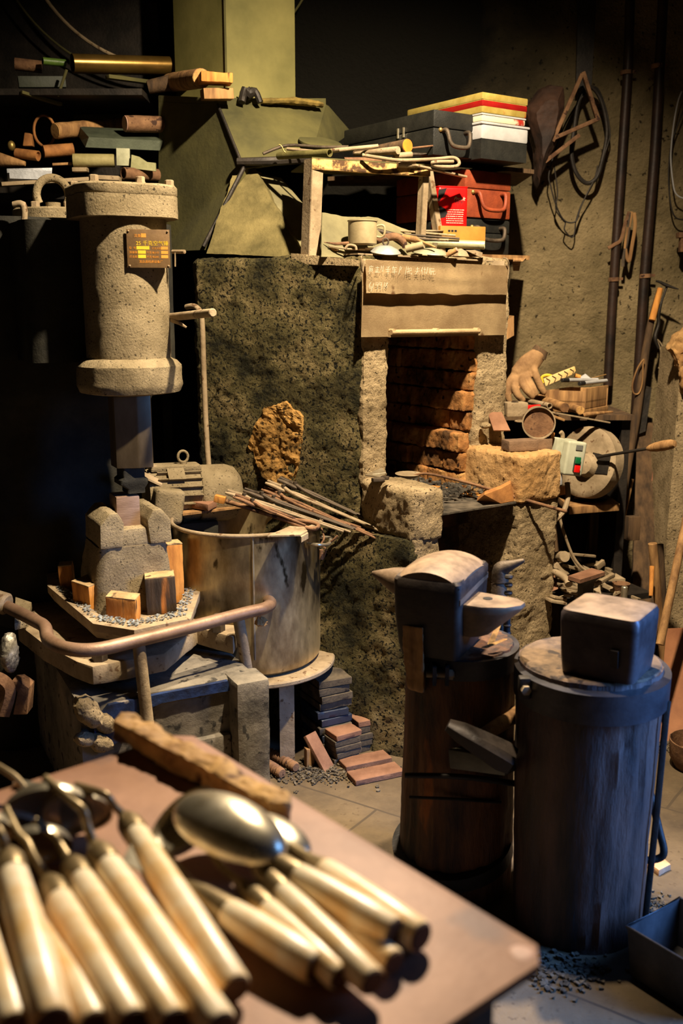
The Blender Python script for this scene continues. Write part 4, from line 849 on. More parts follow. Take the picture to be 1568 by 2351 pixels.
b = MB(); b.tube([W(1150, 1735, 1.96), W(1178, 1712, 2.02), W(1215, 1700, 2.09)], .010, seg=10); b.rough(.002, 20, .01, 2); part(h2, 'handle', b, woodlt)

# ================================================================ right stump and block anvil
S2 = V((.507, 1.925, 0))
s2 = thing('block_stump', 'thick blackened stump with iron hoop carrying the square block anvil', 'stump', S2)
b = MB(); log(b, S2, [(.10, 0), (.136, 0), (.138, .1), (.143, .3), (.148, .55), (.144, .583), (.001, .586)], 64, .005, 8, 8); part(s2, 'log', b, barkm2)
b = MB(); b.lathe([(.001, .588), (.138, .586), (.142, .582)], Matrix.Translation(S2), 60); b.rough(.004, 26, .012, 4); part(s2, 'end_grain', b, stumptop, 'cracked dusty top of the stump')
b = MB(); b.lathe([(.1475, .515), (.154, .515), (.155, .576), (.149, .576)], eul(S2 + V((0, 0, .0)), 1.5, 0, 0), 72); h_ = part(s2, 'hoop', b, MATS['bluish_black_hoop'], 'wide dark iron hoop')
cb = W(1203, 1578, 1.845)
b = MB(); b.box((.022, .022, .045), Matrix.Translation(cb), bev=.004); part(h_, 'clamp_ear', b, ironblk)
b = MB(); b.lathe([(.010, 0), (.010, .012), (.001, .013)], along(cb + V((0, -.008, 0)), cb + V((0.006, -.05, 0))), 6); part(h_, 'clamp_bolt', b, dusty)
b = MB(); b.tube([W(1488, 1800, 1.96), W(1512, 1900, 1.92), W(1524, 1955, 1.90), W(1508, 1972, 1.90), W(1462, 1976, 1.90)], .008, seg=10, smooth=5); part(s2, 'foot_bar', b, ironblk, 'bent round bar on the right side')
b = MB(); 
b.tube([S2 + V((.120, -.085, .0)), S2 + V((.128, -.088, .28)), S2 + V((.133, -.09, .53))], .007, seg=8, flat=.5); part(s2, 'upright_strip', b, ironblk, 'upright iron strip')
blk = thing('block_anvil', 'square black block anvil with rounded edges on the right stump', 'anvil', (.525, 1.86, .588))
BM_ = Matrix.Translation(V((.525, 1.862, 0))) @ Matrix.Rotation(R_(-34), 4, 'Z')
b = MB(); b.loft([rrect(0, 0, .071, .066, .014, .589, BM_, 5), rrect(0, 0, .074, .069, .014, .62, BM_, 5), rrect(0, 0, .077, .072, .014, .69, BM_, 5), rrect(0, 0, .077, .072, .015, .708, BM_, 5), rrect(0, 0, .073, .068, .015, .716, BM_, 5)]); b.rough(.0015, 14, .02, 4)
part(blk, 'block', b, mat('blued_block_steel', (44, 38, 38), (80, 70, 68), scale=9, rough=.38, metal=.6, bump=.2, rough2=.55))
b = MB(); b.loft([rrect(0, 0, .074, .069, .015, .7155, BM_, 5), rrect(0, 0, .066, .061, .02, .719, BM_, 5), rrect(0, 0, .03, .028, .012, .7205, BM_, 5)]); part(blk, 'face', b, anvilm, 'polished worn striking face')
b = MB(); b.hexa([BM_ @ V((.03, -.075, .62)), BM_ @ V((.045, -.075, .62)), BM_ @ V((.045, -.07, .62)), BM_ @ V((.03, -.07, .62)), BM_ @ V((.03, -.078, .655)), BM_ @ V((.045, -.078, .655)), BM_ @ V((.045, -.07, .655)), BM_ @ V((.03, -.07, .655))]); part(blk, 'cast_mark', b, anvilside)
# clutter at its foot
b = MB(); b.prism([Z(1448, 2060, .0), Z(1475, 2062, .0), Z(1480, 2010, .0), Z(1460, 1980, 0)], (0, .0, .055)); b.rough(.003, 20, .012, 3); solo('iron_scrap', 'dark folded iron scrap behind the foot of the block stump', 'scrap', b, ironblk)
b = MB(); b.cyl(Z(1462, 2085, .0), Z(1462, 2085, 0) + V((0.004, .03, .07)), .022, bev=.003); solo('wooden_stub', 'short round tan wooden stub at the foot of the block stump', 'wood', b, woodbr)
b = MB(); b.prism([Z(1484, 1992, .0), Z(1512, 2012, .0), Z(1540, 1998, .0), Z(1516, 1978, .0)], (0, 0, .016), bev=.002); b.rough(.004, 24, .008, 3); solo('brick_shard', 'pale orange brick shard alone on the floor right of the stump', 'brick', b, mat('pale_brick', (196, 140, 92), (232, 186, 140), scale=14, rough=.9, bump=.5))
b = MB(); rg = random.Random(8); chips(b, 180, lambda: Z(rg.gauss(1492, 22), rg.gauss(2085, 16), .002), .002, .006, .6, rg); chips(b, 260, lambda: Z(rg.gauss(1290, 50), rg.gauss(2235, 22), .002), .003, .008, .6, rg)
solo('cinder_grit', 'dark cinder grit round the foot of the block stump', 'grit', b, gritm, kind='stuff')
tr = thing('quench_trough', 'dark rectangular sheet-iron trough on the floor at lower right', 'trough', Z(1540, 2200, 0))
q0, q1 = Z(1440, 2128, .11), Z(1620, 2235, .11); q3 = Z(1560, 2062, .11); q2 = q1 + (q3 - q0)
ctr = (q0 + q1 + q2 + q3) / 4
b = MB(); topr = [q0, q1, q2, q3]; inn = [ctr + (p - ctr) * .965 for p in topr]; f0 = [V((ctr.x + (p.x - ctr.x) * .90, ctr.y + (p.y - ctr.y) * .90, .004)) for p in topr]; f1 = [V((ctr.x + (p.x - ctr.x) * .87, ctr.y + (p.y - ctr.y) * .87, .012)) for p in topr]
b.loft([f0, topr, inn, f1]); part(tr, 'pan', b, traym)
b = MB(); b.tube(topr, .004, seg=8, closed=True); part(tr, 'rim', b, traym)

# ================================================================ table with ladles
TZ = .74
tA, tB = V((.186, .772, TZ)), V((-.207, 1.235, TZ)); td = V((-.80, -.60, 0)); te = (tB - tA).normalized()
td = V((te.y, -te.x, 0)); td = -td if td.x > 0 else td
tA2, tB2 = tA + td * .82, tB + td * .82
tbl = thing('display_table', 'low table topped with a brown rusty iron plate', 'table', ((tA + tB2) / 2).x.__class__ and V((((tA + tB2) / 2).x, ((tA + tB2) / 2).y, 0)))
b = MB(); pl_ = [tA + te * .018, tA + td * .02 , tA2, tB2, tB + td * .02, tB - te * .02]
b.prism([p + V((0, 0, -.010)) for p in pl_], (0, 0, .010), bev=.002); part(tbl, 'iron_top', b, tablem)
b = MB(); c = (tA + te * .02 + td * .02); b.ball(c + V((0, 0, -.001)), (.012, .014, .002)); b.rough(.002, 60, .004, 1); part(tbl, 'worn_corner', b, pinkend, 'bare pale worn corner')
for s, t in ((.06, .05), (.06, .77), (.56, .05), (.56, .77)):
    b = MB(); p = tA + te * s + td * t; b.box((.04, .04, TZ - .012), rotz((p.x, p.y, 0), 50), base=True); part(tbl, 'leg', b, wooddk)
# split plank along the far edge
b = MB(); a, c = Z(283, 1690, TZ + .002), Z(640, 1885, TZ + .002); sd = te.cross(V((0, 0, 1))).normalized(); sd = sd if sd.x > 0 else -sd
dd = (c - a).normalized(); sd = V((-dd.y, dd.x, 0)); sd = sd if sd.y > 0 else -sd
b.prism([a - sd * .014, c - sd * .012, c + dd * .012 + sd * .006, c + sd * .016, a + sd * .020, a - dd * .014 + sd * .006], (0, 0, .026), bev=.003); b.rough(.014, 26, .007, 3)
solo('split_plank', 'splintered light wooden plank lying along the far table edge', 'plank', b, woodlt)
# --- ladles
def ladle(lab, j, e, r, kind, grp, roll=0, lift=0.0, hx=None):
    """j: photo position of the socket end of the handle, e: of the handle's far end; on the table"""
    a = Z(j[0], j[1], j[2]); c = Z(e[0], e[1], e[2]); d = (a - c).normalized(); t = thing('ladle' if kind in ('bowl', 'hood') else ('turner' if kind == 'blade' else 'ladle'), lab, 'kitchen tool', a, group=grp)
    M = along(c, a); L_ = (a - c).length
    b = MB(); b.lathe([(.001, 0), (r * .90, .0005), (r * 1.0, .004), (r * 1.03, L_ * .35), (r * .98, L_ * .7), (r * .88, L_ * .96), (r * .80, L_), (.001, L_ + .001)], M, 28); h = part(t, 'handle', b, handlew)
    b = MB(); b.lathe([(r * .80, -.0002), (r * .80, -.0012), (.001, -.0014)], M, 20); part(h, 'end_grain', b, endgrain, 'dark end of the handle')
    sid = d.cross(V((0, 0, 1))).normalized(); upv = sid.cross(d)
    return t, a, c, d, sid, upv
def socket(t, a, d, r, ln, neck):
    b = MB(); M = along(a, a + d); b.lathe([(r * .9, -.006), (r * .93, 0), (r * .90, ln * .4), (r * .62, ln * .75), (r * .34, ln)], M, 24)
    b.tube([a + d * ln * .9] + neck, [r * .34] + [.0042] * len(neck), seg=10, smooth=5); part(t, 'socket', b, ferr, 'golden steel socket and neck')
def bowl(t, c, nrm, R, depth, name='bowl', m=steel):
    M = along(c, V(c) + V(nrm)); prof = []
    k = 10
    for i in range(k + 1): x = i / k; prof.append((R * math.sin(x * math.pi / 2) ** .9, -depth * math.cos(x * math.pi / 2)))
    pin = [(p[0] * .972, p[1] * .95 + .0006) for p in prof][::-1]
    b = MB(); b.lathe(prof + [(R * 1.02, .0012)] + pin, M, 40); return part(t, name, b, m, 'polished steel ' + name)
GL = 'pale-handled ladles lying on the table'
hz = TZ + .017
LD = [  # joint, far end, radius, label, bowl centre, bowl normal, neck points
 ((308, 1908, hz + .018), (540, 2272, hz), .0145, 'pale-handled ladle with its far end showing, rightmost of the left fan', (178, 1868, TZ + .034), (.1, -.75, -.45), .036, [(262, 1850, TZ + .052), (250, 1832, TZ + .062), (232, 1820, TZ + .066)]),
 ((243, 1980, hz + .022), (505, 2360, hz), .0150, 'bright fat-handled ladle second from the right in the left fan', (110, 1872, TZ + .040), (.15, -.75, -.4), .046, [(200, 1895, TZ + .060), (190, 1860, TZ + .074), (160, 1835, TZ + .080)]),
 ((182, 2012, hz + .016), (398, 2351, hz), .0145, 'third ladle from the right in the left fan, short bulbous socket', (85, 1948, TZ + .028), (.2, -.75, -.5), .034, [(138, 1940, TZ + .042), (126, 1922, TZ + .048), (112, 1912, TZ + .050)]),
 ((132, 2058, hz + .010), (302, 2351, hz - .002), .0145, 'yellow-toned ladle fourth from the right in the left fan', (20, 1925, TZ + .030), (.2, -.8, -.4), .036, [(78, 1970, TZ + .044), (62, 1935, TZ + .052), (40, 1912, TZ + .056)]),
 ((90, 2095, hz - .003), (215, 2351, hz - .004), .0125, 'slim ladle with spotted handle lying low between two fat ones', (6, 1985, TZ + .024), (.2, -.8, -.4), .026, [(60, 2030, TZ + .03), (48, 2005, TZ + .036)]),
 ((26, 2000, hz + .028), (120, 2351, hz + .006), .0165, 'fattest white-handled ladle, second from the left photo edge', (-60, 1930, TZ + .045), (.2, -.8, -.4), .04, [(8, 1930, TZ + .066), (-6, 1900, TZ + .075), (-24, 1890, TZ + .080)]),
 ((-40, 2090, hz + .01), (30, 2360, hz), .0150, 'orange-edged ladle cut by the left photo edge', (-140, 2000, TZ + .04), (.2, -.8, -.4), .04, [(-60, 2040, TZ + .05), (-80, 2020, TZ + .06)])]
for j, e, r, lab, bc, bn, R, nk in LD:
    t, a, c, d, sid, upv = ladle(lab, j, e, r, 'hood', GL)
    socket(t, a, d, r, .034, [Z(*q) for q in nk] + [Z(bc[0], bc[1], bc[2]) + V((0, 0, R * .9))])
    bowl(t, Z(*bc), bn, R, R * .55)
GR = 'pale-handled spoons and turners on the right of the table'
t, a, c, d, sid, upv = ladle('turner with flat steel blade, leftmost of the right bunch', (520, 2092, hz + .006), (727, 2222, hz), .0150, 'blade', GR)
b = MB(); b.lathe([(.0128, -.005), (.0130, .0), (.0112, .030), (.008, .055), (.005, .06)], along(a, a + d), 20); part(t, 'socket', b, ferr, 'golden steel socket')
b = MB(); f = [a + d * .055 + sid * .010, a + d * .055 - sid * .010, a + d * .12 - sid * .024 + V((0, 0, .004)), a + d * .135 + V((0, 0, .006)), a + d * .12 + sid * .024 + V((0, 0, .004))]
b.prism(f, (0, 0, .0025), bev=.0006); part(t, 'blade', b, steel, 'polished flat blade')
t, a, c, d, sid, upv = ladle('spoon with dulled yellow handle between the turner and its bright neighbour', (606, 2080, hz + .006), (782, 2245, hz), .0122, 'spoon', GR)
socket(t, a, d, .0122, .05, [a + d * .075, a + d * .10 + V((0, 0, .008))]); bowl(t, a + d * .150 + V((0, 0, .010)), V((-.55, -.2, .80)), .042, .020)
t, a, c, d, sid, upv = ladle('slim bright-handled spoon third in the right bunch', (641, 2042, hz + .012), (855, 2256, hz + .004), .0130, 'spoon', GR)
socket(t, a, d, .013, .05, [a + d * .07, a + d * .09 + V((0, 0, .004))]); bowl(t, a + d * .13 + V((0, 0, .006)), V((-.1, -.3, -1)), .036, .014)
t, a, c, d, sid, upv = ladle('dull shaded handle with grey end, half hidden low in the right bunch', (735, 2080, hz - .004), (904, 2212, hz - .004), .0125, 'spoon', GR)
socket(t, a, d, .0125, .04, [a + d * .05, a + d * .07])
t, a, c, d, sid, upv = ladle('big spoon with egg-shaped bowl turned bottom up', (678, 2010, hz + .018), (905, 2142, hz + .008), .0150, 'spoon', GR)
socket(t, a, d, .0140, .045, [a + d * .06 + V((0, 0, .003)), a + d * .08 + V((0, 0, .006))])
bc = a + d * .088 + V((0, 0, .006)); Mb = Matrix.Identity(4)
for i in range(3): Mb[i][0], Mb[i][1], Mb[i][2] = d[i], sid[i], upv[i]
b = MB(); rg_ = []
for k in range(11):
    th = k / 10 * math.pi / 2; rg_.append([bc + Mb.to_3x3() @ V((math.cos(q * 2 * math.pi / 40) * .068 * math.cos(th), math.sin(q * 2 * math.pi / 40) * .040 * math.cos(th), .030 * math.sin(th))) for q in range(40)])
b.loft([[bc + (p - bc) * .96 - upv * .001 for p in rg_[0]]] + rg_); part(t, 'bowl', b, steel, 'polished egg-shaped bowl')
t, a, c, d, sid, upv = ladle('rearmost spoon with thin neck, far right of the right bunch', (742, 1998, hz + .004), (966, 2152, hz), .0150, 'spoon', GR)
b = MB(); b.lathe([(.0125, -.004), (.012, 0), (.008, .018), (.006, .05)], along(a, a + d), 20); part(t, 'socket', b, ferr, 'golden steel socket')
bc = a + d * .085 + V((0, 0, -.006)) - sid * .0
b = MB(); rg_ = []
for k in range(11):
    th = k / 10 * math.pi / 2; rg_.append([bc + Mb.to_3x3() @ V((math.cos(q * 2 * math.pi / 40) * .050 * math.cos(th), math.sin(q * 2 * math.pi / 40) * .032 * math.cos(th), .018 * math.sin(th))) for q in range(40)])
b.loft([[bc + (p - bc) * .96 - upv * .001 for p in rg_[0]]] + rg_); part(t, 'bowl', b, steel, 'polished spoon bowl')
b = MB(); b.prism([Z(30, 1805, TZ + .002), Z(118, 1818, TZ + .002), Z(122, 1810, TZ + .002), Z(40, 1795, TZ + .002)], (0, 0, .004)); solo('steel_strip', 'flat bright steel strip behind the left ladle bowls', 'strip', b, steel)
b = MB(); b.tube([Z(-40, 1740, TZ + .03), Z(0, 1762, TZ + .03), Z(35, 1785, TZ + .024), Z(60, 1815, TZ + .012)], .004, seg=8, smooth=4); solo('golden_rod', 'thin golden bent rod at the left table edge behind the ladles', 'rod', b, ferr)
# ================================================================ helpers for plain scraps
def s_rod(nm, lab, cat, pts, r, m, group=None, seg=10, smooth=0, flat=1.0):
    b = MB(); b.tube([W(*p) if isinstance(p, tuple) else p for p in pts], r, seg=seg, smooth=smooth, flat=flat); return solo(nm, lab, cat, b, m, group=group)
def s_pipe(nm, lab, cat, p, q, r, m, group=None, wall=None):
    b = MB(); b.pipe(W(*p), W(*q), r, wall); return solo(nm, lab, cat, b, m, group=group)
def s_bar(nm, lab, cat, p, q, w, h, m, group=None, rough=0, bev=.0015, roll=0):   # square bar from p to q, w wide, h high
    a, c = W(*p), W(*q); d = (c - a); L_ = d.length; M = frame(a.lerp(c, .5), d) @ Matrix.Rotation(R_(roll), 4, 'X'); b = MB(); b.box((L_, w, h), M, bev=bev)
    if rough: b.rough(rough, 24, .014, p[0])
    return solo(nm, lab, cat, b, m, group=group)
def s_log(nm, lab, cat, p, q, r, m, endm, endlab, r2=None, rough=.002):
    a, c = W(*p), W(*q); t = thing(nm, lab, cat, a.lerp(c, .5)); b = MB(); b.cyl(a, c, r, r2, seg=18); b.rough(rough, 18, .02, p[0]); part(t, 'shaft', b, m)
    b = MB(); d = (a - c).normalized(); b.cyl(a + d * .0005, a + d * .003, r * .96, r * .93, seg=18); part(t, 'cut_end', b, endm, endlab); return t

# ================================================================ shelf with suitcases and tins, right of the hood
ws = thing('suitcase_shelf', 'dark two-board shelf behind the forge carrying suitcases and tins', 'shelf', (.35, 3.6, 1.40))
b = MB(); b.prism([W(985, 592, 3.28), W(1216, 592, 3.50), W(1216, 592, 3.50) + V((-.12, .42, 0)), W(985, 592, 3.28) + V((-.15, .55, 0))], (0, 0, .014))
for v in b.bm.verts: v.co.z = 1.435 if v.co.z < W(1100, 592, 3.4).z + .008 else 1.449
part(ws, 'board', b, woodbr)
b = MB(); b.prism([V((-.05, 3.78, 1.724)), V((.55, 3.50, 1.724)), V((.66, 3.58, 1.724)), V((.66, 3.95, 1.724)), V((-.05, 3.95, 1.724))], (0, 0, .014)); part(ws, 'board', b, wooddk)
b = MB(); b.hexa([W(1178, 600, 3.46), W(1200, 600, 3.46), W(1200, 600, 3.90), W(1178, 600, 3.90), W(1178, 592, 3.46), W(1208, 592, 3.48), W(1208, 592, 3.9), W(1178, 592, 3.9)]); b.hexa([W(1178, 622, 3.66), W(1192, 622, 3.66), W(1192, 622, 3.7), W(1178, 622, 3.7), W(1176, 598, 3.46), W(1196, 598, 3.46), W(1196, 598, 3.7), W(1176, 598, 3.7)]); part(ws, 'bracket', b, woodbr)
def suitcase(lab, corner, z0, h, wu, wv, m, hm, handle=True, lat=True, hz_=.45):
    t = thing('suitcase', lab, 'suitcase', (corner[0], corner[1], z0), group='old suitcases on the shelf'); c = V((corner[0], corner[1], z0))
    M = frame(c + UU * wu / 2 + VV * wv / 2, UU)
    b = MB(); b.box((wu, wv, h * .60), M, bev=.006, base=True); part(t, 'base', b, m)
    b = MB(); b.box((wu, wv, h * .38), M @ Matrix.Translation(V((0, 0, h * .61))), bev=.006, base=True); part(t, 'lid', b, m)
    if handle:
        b = MB(); q = lambda u, w, z: c + UU * (wu * u) - VV * w + V((0, 0, h * z))
        b.tube([q(.22, .0, hz_), q(.22, .022, hz_ - .02), q(.26, .030, hz_ - .26), q(.36, .034, hz_ - .36), q(.64, .034, hz_ - .36), q(.74, .030, hz_ - .26), q(.78, .022, hz_ - .02), q(.78, .0, hz_)], .0065, seg=10, smooth=4); part(t, 'handle', b, hm)
        for u in (.16, .84):
            b = MB(); b.ball(q(u, .002, hz_ + .01), (.007, .005, .007), seg=10, rings=6); part(t, 'stud', b, brassy)
    if lat:
        for w in (.30, .36):
            b = MB(); b.box((.004, .006, .03), frame(c + VV * (wv * w) - UU * .003 + V((0, 0, h * .62)), UU)); part(t, 'latch', b, steel)
    return t
bc_ = W(1064, 575, 3.36)
suitcase('black suitcase lowest of the stack, right of the orange box', (bc_.x, bc_.y), 1.450, .112, .205, .36, blacklea, iron, hz_=.75, lat=False)
suitcase('reddish-brown suitcase with moulded handle, right of the red can', (bc_.x, bc_.y), 1.565, .150, .205, .36, brownlea, brownlea, hz_=.52, lat=False)
bk = W(994, 370, 3.24)
suitcase('large black suitcase with bright latches, highest in the stack', (bk.x, bk.y), 1.740, .135, .165, .48, blacklea, iron, hz_=.55)
b = MB(); b.box((.17, .3, .005), frame(V((bc_.x, bc_.y, 1.7185)) + UU * .11 + VV * .2, UU)); solo('brown_card', 'flat dark brown board between the brown and top black suitcases', 'board', b, brownlea)
rc = thing('paint_can', 'bright red square oil can with black drips and white script', 'can', W(1030, 528, 3.27))
cm = frame(W(1030, 528, 3.28) + V((0, .0, 0)), V((.95, .30, 0)))
zc = cm.translation.z
b = MB(); b.box((.100, .06, .128), cm, bev=.008, seg=3, base=True); cb_ = part(rc, 'body', b, redp)
b = MB(); b.box((.099, .058, .004), cm @ Matrix.Translation(V((0, 0, .1265))), bev=.001, base=True); part(rc, 'lid', b, redp)
tf = cm @ Matrix.Translation(V((0, -.0303, 0))) @ Matrix.Rotation(math.pi / 2, 4, 'X')
b = MB(); sh_ = Matrix.Identity(4); sh_[0][1] = .35; text_mb(b, 'Prcolt', tf @ Matrix.Translation(V((.002, .088, 0))) @ sh_, .0155); part(cb_, 'script', b, whitep, 'white brush-script lettering')
b = MB(); b2 = MB()
rp = random.Random(3)
for i in range(7):                       # rows of print too small to read
    x = -.022 + (.004 if i < 2 else 0); y = .058 - i * .0066
    while x < .036:
        wd = rp.uniform(.0015, .004); b2.prism([tf @ V(q) for q in ((x, y, 0), (x + wd, y, 0), (x + wd, y + .0022, 0), (x, y + .0022, 0))], tf.to_3x3() @ V((0, 0, .0004))); x += wd + rp.uniform(.001, .003)
b.bm.free(); part(cb_, 'small_print', b2, whitep, 'rows of tiny white print')
b = MB()
for x, l in ((.008, .016), (.015, .022), (.021, .013), (.027, .018), (.032, .012)): b.prism([tf @ V(q) for q in ((x, .086, .0), (x + .003, .086, 0), (x + .0005, .086 - l, 0))], tf.to_3x3() @ V((0, 0, .0006)))
for pts in (((-.05, .118), (-.022, .124), (-.030, .105), (-.047, .084), (-.05, .084)), ((-.05, .07), (-.030, .064), (-.018, .05), (-.026, .036), (-.042, .033), (-.05, .04))):
    b.prism([tf @ V((x, y, 0)) for x, y in pts], tf.to_3x3() @ V((0, 0, .0006)))
part(cb_, 'black_splash', b, pl('black_paint', (14, 8, 8)), 'black paint splashes')
b = MB(); ob = W(1050, 560, 3.26); b.box((.155, .07, .052), frame(W(1052, 560, 3.27), V((.95, .31, 0))), bev=.002, base=True)
ob_ = thing('cardboard_box', 'low flat orange cardboard box under the red can', 'box', W(1052, 560, 3.27)); part(ob_, 'box', b, mat('orange_card', (140, 92, 26), (176, 122, 44), scale=8, rough=.7, bump=.1))
b = MB()
of = frame(W(1052, 560, 3.27), V((.95, .31, 0))) @ Matrix.Translation(V((0, -.0352, 0))) @ Matrix.Rotation(math.pi / 2, 4, 'X')
[b.prism([of @ V(q) for q in ((-.052 + k * .011, .034, 0), (-.044 + k * .011, .034, 0), (-.044 + k * .011, .040, 0), (-.052 + k * .011, .040, 0))], of.to_3x3() @ V((0, 0, .0004))) for k in range(3)]; part(ob_, 'print', b, blackp)
# tins
tc_ = W(1105, 318, 3.30); th = []
def tin(lab, z0, h, m, du=.0, wu=.20, wv=.36, bev=.006, name='tin', extra=None, dv=0):
    c = V((tc_.x, tc_.y, 0)) + UU * du + VV * dv; t = thing(name, lab, 'box' if name != 'tin' else 'tin', (c.x, c.y, z0), group=None)
    M = frame(c + UU * wu / 2 + VV * wv / 2 + V((0, 0, z0)), UU); b = MB(); b.box((wu, wv, h), M, bev=bev, base=True); part(t, 'body', b, m)
    if extra:
        for nm, za, zb_, mm, gr in extra: b = MB(); b.box((wu + gr, wv + gr, zb_ - za), M @ Matrix.Translation(V((0, 0, za))), bev=bev * .8, base=True); part(t, nm, b, mm)
    return t
zp = tc_.z
tin('white plastic tray under the stacked tins at the wall', zp, .050, plastw, wu=.205, wv=.20, name='tray', bev=.008, extra=[('rim', .044, .052, plastw, .008)])
tin('flat white-and-red tin between the plastic tray and the yellow tin', zp + .053, .022, mat('red_white_tin', (190, 178, 150), (150, 40, 30), scale=8, rough=.4, bump=.05, lo=.52, hi=.58), wu=.19, wv=.3, extra=[('lid', .018, .024, plastw, .004)])
tin('shallow yellow printed tin with dark red band, topmost at the wall', zp + .078, .058, tinor, wu=.195, wv=.37, extra=[('band', .018, .038, tinred, .002), ('lid', .038, .060, tinor, .004)])
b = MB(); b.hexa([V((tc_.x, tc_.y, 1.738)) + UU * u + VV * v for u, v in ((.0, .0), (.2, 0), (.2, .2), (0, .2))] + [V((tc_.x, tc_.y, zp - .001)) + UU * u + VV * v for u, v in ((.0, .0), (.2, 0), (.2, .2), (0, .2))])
solo('shadow_filler', 'black shadow crate under the white plastic tray', 'filler', b, blacklea)  # black block added where only the shadow under the tray shows dark

# ================================================================ rods and scraps on the stand top
zr1 = 1.70
FG = 'iron rods heaped on the stand top'
b = MB(); b.cyl(W(735, 330, 3.45), W(735, 330, 3.45) + V((.1, -.22, .6)).normalized() * .006, .072, seg=40); solo('round_plate', 'dim round iron plate standing behind the rods on the stand', 'plate', b, hoodm)
s_pipe('iron_pipe', 'short open-ended greenish pipe left among the rods', 'pipe', (757, 351, 3.08), (640, 358, 3.25), .0115, mat('greenish_iron', (70, 66, 34), (120, 112, 66), scale=12, rough=.6, metal=.3))
s_rod('iron_rod', 'long rod lying above the open pipe end', 'rod', [(868, 335, 3.16), (780, 344, 3.14), (735, 350, 3.2), (660, 342, 3.3)], [.0055, .0065, .0065, .005], dusty, FG)
s_rod('iron_rod', 'dark low rod along the hood edge left of the pipe', 'rod', [(604, 353, 3.28), (660, 334, 3.3), (740, 338, 3.28), (800, 337, 3.26)], .005, iron, FG, smooth=4)
s_rod('wire_hook', 'small bright wire hook at the left end of the rods', 'hook', [(640, 332, 3.2), (646, 335, 3.2), (652, 347, 3.2), (656, 350, 3.2)], .002, brassy, smooth=4)
s_log('wooden_cone', 'tapered dark wooden cone with glowing orange cut end', 'wood', (935, 335, 3.12), (815, 352, 3.3), .0205, wooddk, orangeend, 'bright orange cut end', r2=.009)
s_rod('iron_spike', 'grey tapered iron spike below the wooden cone', 'spike', [(914, 345, 3.08), (880, 348, 3.12), (815, 352, 3.2)], [.0115, .011, .004], dusty)
s_rod('loop_hook', 'thick iron rod bent to a long closed loop over the stand edge', 'hook', [(832, 356, 3.0), (870, 362, 3.0), (920, 368, 3.04), (1000, 365, 3.1), (1040, 362, 3.13), (1054, 372, 3.13), (1046, 382, 3.12), (1005, 382, 3.09), (992, 375, 3.08), (1000, 372, 3.08), (1040, 371, 3.12)], .0052, dusty, smooth=5)
s_bar('flat_bar', 'pale flat bar sloping off the right end of the stand', 'bar', (950, 379, 3.05), (1068, 406, 3.20), .018, .006, dusty)
for i, (p, q, r, lab) in enumerate((((880, 352, 3.2), (1020, 356, 3.3), .005, 'long rod reaching right below the suitcase handle'), ((905, 358, 3.1), (945, 355, 3.12), .009, 'short stubby pin just right of the spike'), ((790, 368, 3.06), (905, 368, 3.1), .0085, 'thick dark rod across the middle of the heap'), ((760, 372, 3.04), (880, 378, 3.08), .004, 'thin rod along the rusty rail front'), ((912, 376, 3.06), (952, 378, 3.08), .0105, 'short fat stub at the right of the rail'), ((945, 340, 3.2), (1010, 333, 3.26), .003, 'thin wire rod pointing to the suitcase handle'))):
    s_rod('iron_rod', lab, 'rod', [p, q], r, (iron, dusty, rust)[i % 3], FG)
# ---- things on the stand's bottom plate
zb1 = 1.452
mg = thing('enamel_mug', 'dusty cream enamel mug on the forge stand, handle to the right', 'mug', W(832, 560, 3.02))
mc = onF(832, 563, .05); mr = .041
b = MB(); b.lathe([(.001, .002), (mr - .004, 0), (mr, .004), (mr, .064), (mr + .0022, .0655), (mr + .0022, .068), (mr - .0015, .068), (mr - .002, .006), (.001, .005)], Matrix.Translation(mc), 48); part(mg, 'body', b, creamp)
b = MB(); b.tube([mc + V((mr - .002, 0, .052)), mc + V((mr + .012, -.004, .055)), mc + V((mr + .021, -.006, .050)), mc + V((mr + .021, -.006, .030)), mc + V((mr + .012, -.003, .022)), mc + V((mr - .002, 0, .024))], .0032, seg=8, smooth=5); part(mg, 'handle', b, creamp)
def si(y): return y
s_rod('horn_handle', 'thick curved brown iron hook beside the mug', 'hook', [(858, 556, 2.98), (885, 546, 2.98), (910, 544, 3.0), (926, 556, 3.0), (929, 570, 3.0)], [.009, .011, .0115, .010, .006], rust, smooth=5)
k_ = thing('wrapped_awl', 'awl with tape-wrapped handle and long thin point before the mug', 'tool', W(800, 562, 2.93))
b = MB(); b.cyl(W(858, 556, 2.94), W(806, 557, 2.93), .0105, .008, bev=.003); b.rough(.0008, 60, .006, 2); part(k_, 'handle', b, creamp)
b = MB(); b.tube([W(806, 558, 2.93), W(770, 560, 2.92), W(744, 556, 2.92)], [.0055, .004, .001], seg=8); part(k_, 'point', b, rust)
kt = thing('domed_cover', 'small silvery domed lid with ring knob at the stand front', 'lid', W(885, 578, 2.93))
lc = W(885, 580, 2.93)
b = MB(); b.lathe([(.043, .0), (.044, .002), (.034, .011), (.016, .019), (.001, .021), (.001, .018), (.03, .009), (.042, .0)], eul(lc, 12, 4, 0), 40); part(kt, 'dome', b, mat('greyed_aluminium', (140, 140, 132), (184, 184, 176), scale=12, rough=.42, metal=.5, bump=.15))
b = MB(); b.tube([lc + V((.008 * math.cos(R_(a)), -.004, .030 + .009 * math.sin(R_(a)))) for a in range(0, 360, 30)], .0026, seg=8, closed=True); part(kt, 'ring_knob', b, iron)
b = MB(); b.lathe([(.001, 0), (.030, .002), (.038, .007), (.036, .008), (.001, .004)], eul(W(850, 580, 2.96), -8, 0, 0), 32); solo('tin_saucer', 'flat grey tin saucer left of the domed lid', 'saucer', b, dusty)
